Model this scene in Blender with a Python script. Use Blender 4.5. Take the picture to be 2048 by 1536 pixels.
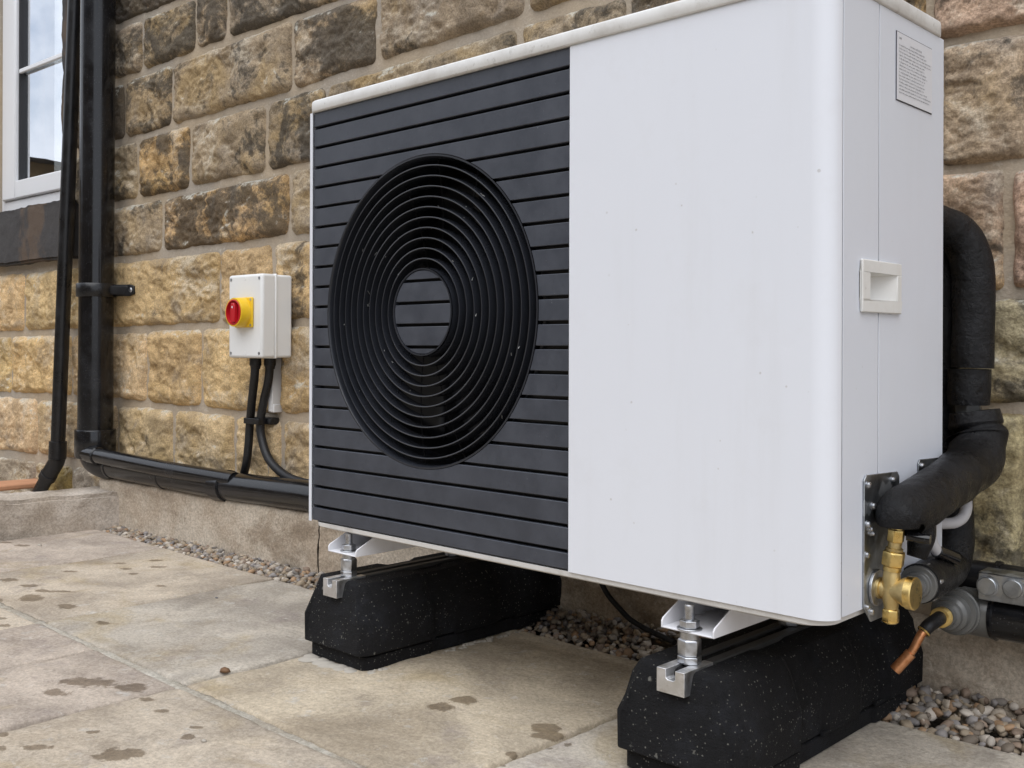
import bpy, bmesh, math, random
import numpy as np
from mathutils import Vector, Matrix
random.seed(7); RNG = np.random.default_rng(11)
for _o in list(bpy.data.objects): bpy.data.objects.remove(_o)
SC = bpy.context.scene; COL = SC.collection

# ------------------------------------------------------------------ camera, sky, sun, exposure
W_, H_ = 2048, 1536
VXL, VYR, HOR, ROLL = -1150., 3000., 697., 0.0035
CX = 1024.
F = math.sqrt((CX - VXL) * (VYR - CX)); AN = math.atan2(CX - VXL, F)
FW = np.array([-math.cos(AN), math.sin(AN), 0.]); RT = np.array([math.sin(AN), math.cos(AN), 0.]); UP = np.array([0, 0, 1.])
CAM = np.array([1.58070645, -1.11656312, 0.55372275])
cr, sr = math.cos(ROLL), math.sin(ROLL)
cd = bpy.data.cameras.new('camera'); cam = bpy.data.objects.new('camera', cd); COL.objects.link(cam)
ax = RT * cr + UP * sr; ay = -RT * sr + UP * cr
m = Matrix.Identity(4)
for i in range(3): m[i][0] = ax[i]; m[i][1] = ay[i]; m[i][2] = -FW[i]; m[i][3] = CAM[i]
cam.matrix_world = m
cd.sensor_width = 36; cd.lens = F / W_ * 36; cd.shift_y = -(H_ / 2 - HOR) / W_; cd.shift_x = 0
cd.clip_start = 0.02; cd.clip_end = 2000
SC.camera = cam

SUN_DIR = Vector((0.27, -0.47, 0.95)).normalized()
el = math.asin(SUN_DIR.z); az = math.atan2(SUN_DIR.x, SUN_DIR.y)
wd = bpy.data.worlds.new('World'); SC.world = wd; wd.use_nodes = True
nt = wd.node_tree; nt.nodes.clear()
sky = nt.nodes.new('ShaderNodeTexSky'); sky.sky_type = 'NISHITA'; sky.sun_disc = False
sky.sun_elevation = el; sky.sun_rotation = az; sky.dust_density = 3.0; sky.air_density = 1.0; sky.ozone_density = 0.6
bg = nt.nodes.new('ShaderNodeBackground'); bg.inputs[1].default_value = 0.12
ow = nt.nodes.new('ShaderNodeOutputWorld')
wtc = nt.nodes.new('ShaderNodeTexCoord'); cn = nt.nodes.new('ShaderNodeTexNoise'); cn.inputs['Scale'].default_value = 2.6; cn.inputs['Detail'].default_value = 7; cn.inputs['Roughness'].default_value = .58
cm = nt.nodes.new('ShaderNodeMapRange'); cm.interpolation_type = 'SMOOTHSTEP'; cm.inputs[1].default_value = .33; cm.inputs[2].default_value = .50
cx_ = nt.nodes.new('ShaderNodeMix'); cx_.data_type = 'RGBA'; cx_.inputs[7].default_value = (6.55, 6.9, 7.6, 1)      # broken bright overcast
nt.links.new(wtc.outputs['Generated'], cn.inputs['Vector']); nt.links.new(cn.outputs[0], cm.inputs[0]); nt.links.new(cm.outputs[0], cx_.inputs[0]); nt.links.new(sky.outputs[0], cx_.inputs[6])
nt.links.new(cx_.outputs[2], bg.inputs[0]); nt.links.new(bg.outputs[0], ow.inputs[0])
sl = bpy.data.lights.new('sun', 'SUN'); sl.energy = 1.4; sl.angle = math.radians(70); sl.color = (1.0, 1.0, 1.0)
so = bpy.data.objects.new('sun', sl); COL.objects.link(so)
so.rotation_euler = SUN_DIR.to_track_quat('Z', 'Y').to_euler(); so.location = (-3, -4, 5)
vs = SC.view_settings; SC.display_settings.display_device = 'sRGB'
vs.view_transform = 'Standard'; vs.look = 'None'; vs.gamma = 1; vs.exposure = 0.57
try: vs.use_curve_mapping = False
except Exception: pass

# ------------------------------------------------------------------ survey helpers (sight lines met with real planes)
def ray(px, py):
    u = (px - CX) / F; v = -(py - HOR) / F
    return FW + RT * (cr * u - sr * v) + UP * (sr * u + cr * v)
def PY(px, py, Y): r = ray(px, py); return CAM + r * ((Y - CAM[1]) / r[1])
def PX(px, py, X): r = ray(px, py); return CAM + r * ((X - CAM[0]) / r[0])
def PZ(px, py, Z): r = ray(px, py); return CAM + r * ((Z - CAM[2]) / r[2])
TH = math.radians(2.5); WN = np.array([-math.sin(TH), math.cos(TH), 0]); WT = np.array([math.cos(TH), math.sin(TH), 0])
W0 = np.array([0, .50, 0])
def PW(px, py, off=0.):            # point on the plane `off` metres in front of the wall face
    r = ray(px, py); p0 = W0 - WN * off
    return CAM + r * (((p0 - CAM) @ WN) / (r @ WN))
def SZ(px, py, off=0.):            # same, as (distance along the wall, height)
    p = PW(px, py, off); return ((p - W0) @ WT, p[2])
def wpt(s, off, z): return W0 + WT * s - WN * off + np.array([0, 0, z])

# ------------------------------------------------------------------ noise
_P = np.random.default_rng(3).permutation(512).astype(np.int64); _P = np.concatenate([_P, _P, _P])
_G = np.random.default_rng(5).normal(size=(512, 3)); _G /= np.linalg.norm(_G, axis=1)[:, None]
def perlin(p):
    i = np.floor(p).astype(np.int64); f = p - i; u = f * f * f * (f * (f * 6 - 15) + 10); i &= 511
    out = 0
    for dx in (0, 1):
        for dy in (0, 1):
            for dz in (0, 1):
                h = _P[_P[_P[(i[:, 0] + dx) & 511] + ((i[:, 1] + dy) & 511)] + ((i[:, 2] + dz) & 511)]
                g = _G[h]; d = ((f - (dx, dy, dz)) * g).sum(1)
                w = (u[:, 0] if dx else 1 - u[:, 0]) * (u[:, 1] if dy else 1 - u[:, 1]) * (u[:, 2] if dz else 1 - u[:, 2])
                out = out + w * d
    return out * 1.5
def fbm(p, scale, octv=4, gain=.5, ridge=False):
    r = 0; a = 1; q = p * scale
    for _ in range(octv):
        n = perlin(q)
        if ridge: n = 0.5 - np.abs(n) * 1.6
        r = r + a * n; a *= gain; q = q * 2.03 + 17.7
    return r
def sst(x, a, b):
    t = np.clip((x - a) / (b - a), 0, 1); return t * t * (3 - 2 * t)

# ------------------------------------------------------------------ mesh helpers
class MB:
    def __init__(s): s.v = []; s.f = []
    def add(s, v, f):
        o = len(s.v); s.v += [tuple(float(c) for c in q) for q in v]; s.f += [tuple(i + o for i in q) for q in f]; return s
    def box(s, a, b, M=None):
        a, b = np.minimum(a, b), np.maximum(a, b)
        v = [(x, y, z) for x in (a[0], b[0]) for y in (a[1], b[1]) for z in (a[2], b[2])]
        if M is not None: v = [tuple(M(q)) for q in v]
        return s.add(v, [(0, 1, 3, 2), (4, 6, 7, 5), (0, 4, 5, 1), (2, 3, 7, 6), (0, 2, 6, 4), (1, 5, 7, 3)])
    def prism(s, pts, d):                      # planar polygon pts (3D) swept along vector d
        n = len(pts); p = [np.array(q, float) for q in pts]; d = np.array(d, float)
        v = p + [q + d for q in p]
        return s.add(v, [tuple(range(n))[::-1], tuple(range(n, 2 * n))] + [(i, (i + 1) % n, n + (i + 1) % n, n + i) for i in range(n)])
    def lathe(s, o, axis, prof, seg=32, ref=None, cap=True, ph=0):     # prof: list of (along, radius)
        o = np.array(o, float); w = np.array(axis, float); w /= np.linalg.norm(w)
        ref = np.array(ref if ref is not None else ((0, 0, 1) if abs(w[2]) < .9 else (1, 0, 0)), float)
        a = np.cross(ref, w); a /= np.linalg.norm(a); b = np.cross(w, a)
        v = []; f = []
        for (t, r) in prof:
            for k in range(seg):
                an = 2 * math.pi * k / seg + ph
                v.append(o + w * t + (a * math.cos(an) + b * math.sin(an)) * r)
        for i in range(len(prof) - 1):
            for k in range(seg):
                k2 = (k + 1) % seg; f.append((i * seg + k, i * seg + k2, (i + 1) * seg + k2, (i + 1) * seg + k))
        if cap:
            f.append(tuple(range(seg))[::-1]); f.append(tuple((len(prof) - 1) * seg + k for k in range(seg)))
        return s.add(v, f)
    def tube(s, path, r, seg=20, cap=True, sm=0, bump=None):
        P = [np.array(q, float) for q in path]
        R = list(r) if hasattr(r, '__len__') else [r] * len(P)
        if sm:
            Q = []; RR = []; n = len(P)
            for i in range(n - 1):
                p0, p1, p2, p3 = P[max(i - 1, 0)], P[i], P[i + 1], P[min(i + 2, n - 1)]
                for k in range(sm):
                    t = k / sm
                    Q.append(.5 * (2 * p1 + (p2 - p0) * t + (2 * p0 - 5 * p1 + 4 * p2 - p3) * t * t + (3 * p1 - p0 - 3 * p2 + p3) * t ** 3))
                    RR.append(R[i] * (1 - t) + R[i + 1] * t)
            Q.append(P[-1]); RR.append(R[-1]); P, R = Q, RR
        n = len(P); v = []; f = []; a = None
        for i in range(n):
            t = P[min(i + 1, n - 1)] - P[max(i - 1, 0)]; t /= np.linalg.norm(t)
            if a is None:
                ref = np.array((0, 0, 1.)) if abs(t[2]) < .9 else np.array((1., 0, 0)); a = np.cross(ref, t)
            a = a - t * (a @ t); a /= np.linalg.norm(a); b = np.cross(t, a)
            for k in range(seg):
                an = 2 * math.pi * k / seg; rr = R[i]
                dv = a * math.cos(an) + b * math.sin(an)
                if bump: rr = rr + bump(P[i] + dv * rr, i / max(n - 1, 1))
                v.append(P[i] + dv * rr)
        for i in range(n - 1):
            for k in range(seg):
                k2 = (k + 1) % seg; f.append((i * seg + k, i * seg + k2, (i + 1) * seg + k2, (i + 1) * seg + k))
        if cap:
            f.append(tuple(range(seg))[::-1]); f.append(tuple((n - 1) * seg + k for k in range(seg)))
        return s.add(v, f)
    def build(s, name, mat, parent=None, bevel=0, bseg=2, sharp=38):
        me = bpy.data.meshes.new(name); me.from_pydata(s.v, [], s.f)
        bm = bmesh.new(); bm.from_mesh(me); bmesh.ops.recalc_face_normals(bm, faces=bm.faces); bm.to_mesh(me); bm.free()
        return finish(me, name, mat, parent, bevel, bseg, sharp)
def finish(me, name, mat, parent=None, bevel=0, bseg=2, sharp=38):
    me.polygons.foreach_set('use_smooth', np.ones(len(me.polygons), bool))
    if sharp: me.set_sharp_from_angle(angle=math.radians(sharp))
    me.materials.append(mat); me.update()
    o = bpy.data.objects.new(name, me); COL.objects.link(o)
    if parent is not None: o.parent = parent
    if bevel:
        md = o.modifiers.new('bevel', 'BEVEL'); md.width = bevel; md.segments = bseg; md.limit_method = 'ANGLE'; md.angle_limit = math.radians(30)
    return o
def gridmesh(name, V, nu, nv, skirt=None):
    """V: (nu*nv,3) array row-major in u; optional skirt vector pulls the rim back so the sheet gets thickness"""
    idx = np.arange(nu * nv).reshape(nu, nv)
    q = np.stack([idx[:-1, :-1], idx[1:, :-1], idx[1:, 1:], idx[:-1, 1:]], -1).reshape(-1, 4)
    if skirt is not None:
        rim = np.concatenate([idx[:, 0], idx[-1, 1:], idx[-2::-1, -1], idx[0, -2:0:-1]])
        n0 = len(V); V = np.concatenate([V, V[rim] + np.array(skirt)]); k = len(rim)
        a = rim; b = np.roll(rim, -1); c = n0 + (np.arange(k) + 1) % k; d = n0 + np.arange(k)
        q = np.concatenate([q, np.stack([b, a, d, c], -1)])
    me = bpy.data.meshes.new(name)
    me.vertices.add(len(V)); me.vertices.foreach_set('co', V.astype(np.float32).ravel())
    me.loops.add(q.size); me.loops.foreach_set('vertex_index', q.astype(np.int32).ravel())
    me.polygons.add(len(q)); me.polygons.foreach_set('loop_start', np.arange(0, q.size, 4, dtype=np.int32))
    me.update(calc_edges=True)
    return me
def empty(name, loc=(0, 0, 0), label=None, cat=None, group=None, kind=None):
    o = bpy.data.objects.new(name, None); COL.objects.link(o); o.location = loc; o.empty_display_size = .05
    return tag(o, label, cat, group, kind)
def tag(o, label=None, cat=None, group=None, kind=None):
    for k, v in (('label', label), ('category', cat), ('group', group), ('kind', kind)):
        if v: o[k] = v
    return o
def under(o, parent):              # parent without moving (parents here carry only a location)
    o.parent = parent; o.matrix_parent_inverse = Matrix.Translation(-Vector(parent.location)); return o
def copy_tree(o, parent=None):
    c = o.copy(); COL.objects.link(c)
    if parent is not None: c.parent = parent
    for ch in list(o.children): copy_tree(ch, c)
    return c

# ------------------------------------------------------------------ materials
class Mt:
    def __init__(s, name, rough=.5, metal=0., spec=.5):
        s.m = bpy.data.materials.new(name); s.m.use_nodes = True; s.t = s.m.node_tree; s.b = s.t.nodes['Principled BSDF']
        s.b.inputs['Roughness'].default_value = rough; s.b.inputs['Metallic'].default_value = metal
        s.b.inputs['Specular IOR Level'].default_value = spec
        s.tc = s.t.nodes.new('ShaderNodeTexCoord'); s.co = s.tc.outputs['Object']
    def n(s, t, **k):
        x = s.t.nodes.new(t)
        for a, b in k.items(): setattr(x, a, b)
        return x
    def set(s, sock, v):
        if hasattr(v, 'links') or isinstance(v, bpy.types.NodeSocket): s.t.links.new(v, sock)
        else:
            if isinstance(v, (tuple, list)) and len(v) == 3 and sock.type == 'RGBA': v = (*v, 1)
            sock.default_value = v
    def noise(s, scale, detail=4, rough=.5, dist=0, co=None, stretch=None):
        co = co or s.co
        if stretch:
            mp = s.n('ShaderNodeMapping'); mp.inputs['Scale'].default_value = stretch; s.set(mp.inputs[0], co); co = mp.outputs[0]
        x = s.n('ShaderNodeTexNoise'); s.set(x.inputs['Vector'], co)
        for k, v in (('Scale', scale), ('Detail', detail), ('Roughness', rough), ('Distortion', dist)): x.inputs[k].default_value = v
        return x.outputs['Fac']
    def vor(s, scale, co=None, feature='F1'):
        x = s.n('ShaderNodeTexVoronoi'); x.feature = feature; s.set(x.inputs['Vector'], co or s.co); x.inputs['Scale'].default_value = scale; return x
    def rng(s, v, a, b, c=0., d=1.):
        x = s.n('ShaderNodeMapRange'); x.interpolation_type = 'SMOOTHSTEP'
        s.set(x.inputs[0], v)
        for i, q in zip((1, 2, 3, 4), (a, b, c, d)): s.set(x.inputs[i], q)
        return x.outputs[0]
    def math(s, op, a, b=0.):
        x = s.n('ShaderNodeMath', operation=op); s.set(x.inputs[0], a); s.set(x.inputs[1], b); return x.outputs[0]
    def mix(s, f, a, b, mode='MIX'):
        x = s.n('ShaderNodeMix', data_type='RGBA', blend_type=mode); s.set(x.inputs[0], f); s.set(x.inputs[6], a); s.set(x.inputs[7], b); return x.outputs[2]
    def col(s, c): s.set(s.b.inputs['Base Color'], c); return s
    def rough(s, v): s.set(s.b.inputs['Roughness'], v); return s
    def bump(s, h, strength=.5, dist=.002):
        x = s.n('ShaderNodeBump'); x.inputs['Strength'].default_value = strength; x.inputs['Distance'].default_value = dist
        s.set(x.inputs['Height'], h); s.t.links.new(x.outputs[0], s.b.inputs['Normal']); return s
    def info(s):
        x = s.n('ShaderNodeObjectInfo'); return x
    def attr(s, name):
        x = s.n('ShaderNodeAttribute'); x.attribute_name = name; return x
    def shifted(s, k=20.):
        i = s.info(); v = s.n('ShaderNodeVectorMath', operation='SCALE'); v.inputs[0].default_value = (1.3, 2.1, .7)
        mu = s.math('MULTIPLY', i.outputs['Random'], k); s.set(v.inputs['Scale'], mu)
        a = s.n('ShaderNodeVectorMath', operation='ADD'); s.set(a.inputs[0], s.co); s.set(a.inputs[1], v.outputs[0]); s.co = a.outputs[0]; return i

def mk_stone():
    M = Mt('sandstone', .92, spec=.22); i = M.shifted()
    base = i.outputs['Color']; al = i.outputs['Alpha']
    geo = M.n('ShaderNodeNewGeometry'); sep = M.n('ShaderNodeSeparateXYZ'); M.set(sep.inputs[0], geo.outputs['Normal'])
    c = M.mix(M.rng(M.noise(9, 10, .66, .3), .30, .70), M.mix(1, base, (.66, .64, .62), 'MULTIPLY'), M.mix(1, base, (1.28, 1.25, 1.2), 'MULTIPLY'))
    c = M.mix(M.math('MULTIPLY', M.rng(M.noise(5.5, 7, .6, .6), .48, .68), .55), c, (.43, .295, .125))          # iron staining
    c = M.mix(M.math('MULTIPLY', M.rng(M.noise(7, 8, .66, .4), .50, .68), .55), c, (.30, .265, .225))            # grey weathering
    pl = M.math('ADD', M.noise(6, 9, .68, .4), M.math('MULTIPLY', sep.outputs[2], .10))
    c = M.mix(M.math('MULTIPLY', M.rng(M.math('ADD', pl, M.math('MULTIPLY', M.math('SUBTRACT', M.noise(75, 7, .8), .5), .30)), .52, .70), .62), c, (.60, .53, .42))   # bleached skin
    so_ = M.math('ADD', M.noise(7.5, 9, .68, .6), M.math('MULTIPLY', M.math('SUBTRACT', M.noise(80, 7, .8), .5), .30))
    thr = M.math('SUBTRACT', .70, M.math('MULTIPLY', al, .40))
    c = M.mix(M.math('MULTIPLY', M.rng(so_, thr, M.math('ADD', thr, .13)), .80), c, (.062, .056, .048))          # soot crust
    li = M.math('ADD', M.math('ADD', M.noise(9, 8, .7, .5), M.math('MULTIPLY', M.math('SUBTRACT', M.noise(90, 6, .8), .5), .34)), M.math('MULTIPLY', sep.outputs[2], .16))
    c = M.mix(M.math('MULTIPLY', M.rng(li, .62, .72), .72), c, (.58, .57, .50))                                    # pale lichen on ledges
    g = M.noise(230, 4, .75); g2 = M.noise(95, 7, .8)
    c = M.mix(1, c, M.mix(M.rng(g, .33, .67), (.70, .69, .68), (1.22, 1.22, 1.22)), 'MULTIPLY')
    c = M.mix(M.math('MULTIPLY', M.rng(g2, .57, .68), .5), c, (.10, .08, .06))
    M.col(c); h = M.math('ADD', M.noise(60, 9, .74, .3), M.math('MULTIPLY', g, .2))
    return M.bump(h, .9, .0065).m
def mk_mortar():
    M = Mt('lime_mortar', .95, spec=.2)
    c = M.mix(M.rng(M.noise(3, 5), .35, .65), (.46, .37, .265), (.40, .35, .29))
    c = M.mix(M.math('MULTIPLY', M.rng(M.noise(26, 8, .76), .56, .68), .7), c, (.64, .59, .50))
    c = M.mix(1, c, M.mix(M.noise(160, 4, .7), (.7, .7, .7), (1.25, 1.25, 1.25)), 'MULTIPLY')
    return M.col(c).bump(M.math('ADD', M.noise(45, 6, .7), M.math('MULTIPLY', M.noise(220, 3), .4)), .7, .004).m
def mk_concrete(name, c1, c2, c3, stain=.5):
    M = Mt(name, .9, spec=.25)
    c = M.mix(M.rng(M.noise(5, 7, .62, .4), .38, .64), c1, c2)
    c = M.mix(M.math('MULTIPLY', M.rng(M.noise(4, 7, .65, .8, stretch=(1, 1, 1.7)), .5, .66), stain), c, c3)
    c = M.mix(1, c, M.mix(M.rng(M.noise(150, 5, .78), .35, .65), (.74, .735, .73), (1.16, 1.16, 1.16)), 'MULTIPLY')
    c = M.mix(M.math('MULTIPLY', M.rng(M.noise(48, 8, .78, .5), .57, .66), .45), c, tuple(min(.7, q * 1.35) for q in c1))
    return M.col(c).bump(M.math('ADD', M.noise(30, 9, .72), M.math('MULTIPLY', M.noise(170, 3), .3)), .75, .006).m
def mk_white(name, base, grime, g=.5, rough=.38):
    M = Mt(name, rough)
    st = M.noise(14, 6, .65, stretch=(1, 1, .09)); bl = M.noise(9, 7, .7)
    c = M.mix(M.math('MULTIPLY', M.rng(st, .5, .75), .28 * g), base, grime)
    c = M.mix(M.math('MULTIPLY', M.rng(bl, .5, .72), .22 * g), c, grime)
    sp = M.vor(34); spn = M.math('ADD', sp.outputs['Distance'], M.math('MULTIPLY', M.noise(120, 2), .16))
    c = M.mix(M.math('MULTIPLY', M.math('MULTIPLY', M.rng(spn, .15, .10), M.rng(M.noise(5, 3), .45, .6)), min(.7, .1 + .8 * g)), c, (.30, .26, .21))
    M.rough(M.rng(bl, .3, .7, rough - .06, rough + .14))
    return M.col(c).bump(M.noise(240, 2), .04, .001).m
def mk_lid():
    M = Mt('lid_white', .5)
    n = M.noise(7, 9, .7); c = M.mix(M.rng(n, .42, .66), (.75, .75, .74), (.60, .585, .56))
    c = M.mix(M.math('MULTIPLY', M.rng(M.noise(45, 8, .75), .56, .68), .5), c, (.33, .31, .27))
    return M.col(c).bump(M.noise(120, 4), .12, .002).m
def mk_graph():
    M = Mt('graphite_plastic', .42)
    n = M.noise(14, 6, .7); c = M.mix(M.rng(n, .3, .7), (.038, .043, .056), (.057, .063, .079))
    c = M.mix(M.math('MULTIPLY', M.rng(M.noise(130, 6, .75, stretch=(1, 1, .45)), .58, .7), .35), c, (.028, .03, .036))
    sp = M.vor(95); c = M.mix(M.math('MULTIPLY', M.rng(M.math('ADD', sp.outputs['Distance'], M.math('MULTIPLY', M.noise(60, 2), .3)), .21, .14), .35), c, (.25, .25, .26))
    M.rough(M.rng(n, .3, .7, .36, .52))
    return M.col(c).bump(M.noise(500, 2), .10, .001).m
def mk_rubber():
    M = Mt('recycled_rubber', .75, spec=.22)
    n = M.noise(70, 5, .7)
    c = M.mix(n, (.005, .005, .006), (.016, .016, .018))
    c = M.mix(M.math('MULTIPLY', M.rng(M.noise(9, 6, .7), .52, .7), .5), c, (.030, .033, .042))
    sp = M.vor(300); rnd = M.n('ShaderNodeSeparateColor'); M.set(rnd.inputs[0], sp.outputs['Color'])
    msk = M.math('MULTIPLY', M.rng(M.math('SUBTRACT', M.math('ADD', sp.outputs['Distance'], M.math('MULTIPLY', M.noise(420, 3), .7)), M.math('MULTIPLY', rnd.outputs[2], .3)), .48, .36), M.rng(rnd.outputs[0], .76, .9))
    sp2 = M.vor(55); rn2 = M.n('ShaderNodeSeparateColor'); M.set(rn2.inputs[0], sp2.outputs['Color'])
    msk = M.math('MAXIMUM', msk, M.math('MULTIPLY', M.rng(M.math('SUBTRACT', M.math('ADD', sp2.outputs['Distance'], M.math('MULTIPLY', M.noise(230, 4, .8), .9)), M.math('MULTIPLY', rn2.outputs[2], .22)), .40, .33), M.rng(rn2.outputs[0], .7, .85)))
    c = M.mix(M.math('MULTIPLY', msk, .5), c, (.36, .35, .31))
    return M.col(c).bump(M.math('ADD', M.noise(170, 6, .8), M.math('MULTIPLY', M.noise(45, 4, .7), .7)), .9, .0075).m
def mk_blackpipe(name='black_pvc', rough=.17, dust=1.):
    M = Mt(name, rough)
    n = M.noise(11, 6, .65); c = M.mix(M.rng(n, .4, .7), (.005, .005, .006), (.011, .0115, .014))
    sp = M.vor(260); rnd = M.n('ShaderNodeSeparateColor'); M.set(rnd.inputs[0], sp.outputs['Color'])
    msk = M.math('MULTIPLY', M.rng(sp.outputs['Distance'], .25, .15), M.rng(rnd.outputs[1], .62, .7))
    c = M.mix(M.math('MULTIPLY', msk, .13 * dust), c, (.42, .42, .43))
    M.rough(M.rng(n, .3, .75, rough - .05, rough + .14))
    return M.col(c).bump(M.noise(20, 2), .05, .002).m
def mk_foam():
    M = Mt('pipe_insulation', .33, spec=.28)
    n = M.noise(90, 7, .72, .3)
    c = M.mix(M.rng(M.noise(16, 6, .7), .4, .7), (.004, .004, .0047), (.010, .0105, .0125))
    M.rough(M.rng(M.noise(30, 5, .7), .35, .65, .24, .5))
    return M.col(c).bump(M.math('ADD', n, M.math('MULTIPLY', M.noise(28, 3), .8)), .85, .0045).m
def mk_metal(name, c1, c2, rough, sc=40, bumpd=.0006, dirt=None):
    M = Mt(name, rough, 1.0)
    n = M.noise(sc, 6, .7); c = M.mix(M.rng(n, .35, .65), c1, c2)
    if dirt: c = M.mix(M.math('MULTIPLY', M.rng(M.noise(22, 7, .7), .52, .68), .7), c, dirt)
    M.rough(M.rng(n, .3, .7, rough - .08, rough + .16))
    return M.col(c).bump(M.noise(180, 3), .3, bumpd).m
def mk_galv():
    M = Mt('galvanised_steel', .38, 1.0)
    v = M.vor(60); s_ = M.n('ShaderNodeSeparateColor'); M.set(s_.inputs[0], v.outputs['Color'])
    c = M.mix(s_.outputs[0], (.30, .32, .34), (.50, .52, .54)); c = M.mix(M.rng(M.noise(14, 7, .7), .4, .7), c, (.24, .25, .26))
    M.rough(M.rng(s_.outputs[1], 0, 1, .3, .52)); return M.col(c).bump(M.noise(120, 3), .15, .001).m
def simple(name, c, rough=.4, var=.12, sc=20, metal=0., bump=.05):
    M = Mt(name, rough, metal); n = M.noise(sc, 6, .65)
    return M.col(M.mix(n, tuple(q * (1 - var) for q in c), tuple(q * (1 + var) for q in c))).bump(M.noise(sc * 8, 3), bump, .001).m
def mk_slab():
    M = Mt('riven_sandstone_paving', .82, spec=.3); w = M.tc.outputs['Object']; i = M.shifted()
    base = i.outputs['Color']
    c = M.mix(M.rng(M.noise(5, 9, .66, .5), .34, .66), M.mix(1, base, (.78, .76, .74), 'MULTIPLY'), M.mix(1, base, (1.22, 1.2, 1.16), 'MULTIPLY'))
    c = M.mix(M.math('MULTIPLY', M.rng(M.noise(4.2, 6, .6, .7), .54, .7), .5), c, (.40, .31, .17))
    c = M.mix(M.math('MULTIPLY', M.rng(M.noise(6.5, 7, .65), .56, .7), .5), c, (.29, .245, .225))
    c = M.mix(M.math('MULTIPLY', M.rng(M.noise(16, 9, .75), .58, .69), .65), c, (.56, .54, .50))
    g = M.noise(150, 6, .8)
    c = M.mix(1, c, M.mix(M.rng(g, .34, .66), (.76, .755, .75), (1.14, 1.14, 1.14)), 'MULTIPLY')
    c = M.mix(M.math('MULTIPLY', M.rng(M.noise(34, 9, .8, .6), .57, .66), .45), c, (.62, .59, .54))
    c = M.mix(M.math('MULTIPLY', M.rng(M.noise(70, 7, .84), .60, .68), .6), c, (.17, .14, .11))
    c = M.mix(M.math('MULTIPLY', M.rng(M.noise(3.0, 8, .68, .8, co=w), .47, .66), .42), c, M.mix(1, c, (.60, .55, .49), 'MULTIPLY'))      # lingering damp
    a = M.attr('wet'); ww = M.math('ADD', a.outputs['Fac'], M.math('MULTIPLY', M.math('SUBTRACT', M.noise(20, 9, .74, .6, co=w), .5), 3.4))
    wet = M.rng(ww, .0, .22)
    c = M.mix(M.math('MULTIPLY', wet, .88), c, M.mix(1, c, (.43, .39, .34), 'MULTIPLY'))
    M.rough(M.rng(wet, 0, 1, .82, .5))
    return M.col(c).bump(M.math('ADD', M.noise(24, 10, .70, .4), M.math('MULTIPLY', g, .2)), .9, .007).m
def mk_pebble():
    M = Mt('pebbles', .7, spec=.35); a = M.attr('tint')
    c = M.mix(1, a.outputs['Color'], M.mix(M.noise(110, 4, .7), (.68, .68, .68), (1.3, 1.3, 1.3)), 'MULTIPLY')
    return M.col(c).bump(M.noise(260, 3), .25, .001).m
def mk_sill():
    M = Mt('sooty_sandstone', .88, spec=.3)
    c = M.mix(M.noise(12, 8, .7), (.035, .033, .034), (.085, .08, .078))
    c = M.mix(M.math('MULTIPLY', M.rng(M.noise(4, 6, .6, .4, stretch=(1, 1, .6)), .50, .58), .7), c, (.13, .09, .062))
    return M.col(c).bump(M.noise(60, 8, .7), .6, .004).m
def mk_glass():
    M = Mt('window_glass', .02); nt_ = M.t
    tr = M.n('ShaderNodeBsdfTransparent'); tr.inputs[0].default_value = (.97, .985, .98, 1); gl = M.n('ShaderNodeBsdfGlossy'); gl.inputs['Roughness'].default_value = .015
    gl.inputs[0].default_value = (.95, .97, 1, 1)
    fr = M.n('ShaderNodeFresnel'); fr.inputs[0].default_value = 1.75; mx = M.n('ShaderNodeMixShader')
    bp = M.n('ShaderNodeBump'); bp.inputs['Strength'].default_value = .03; bp.inputs['Distance'].default_value = .01
    M.set(bp.inputs['Height'], M.noise(5, 1)); nt_.links.new(bp.outputs[0], gl.inputs['Normal'])
    ge = M.n('ShaderNodeNewGeometry'); f = M.math('MULTIPLY', M.math('MINIMUM', M.math('MULTIPLY', fr.outputs[0], 4.2), .85), M.math('SUBTRACT', 1., ge.outputs['Backfacing'])); M.set(mx.inputs[0], f)
    nt_.links.new(tr.outputs[0], mx.inputs[1]); nt_.links.new(gl.outputs[0], mx.inputs[2])
    nt_.links.new(mx.outputs[0], nt_.nodes['Material Output'].inputs[0]); return M.m
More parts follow.
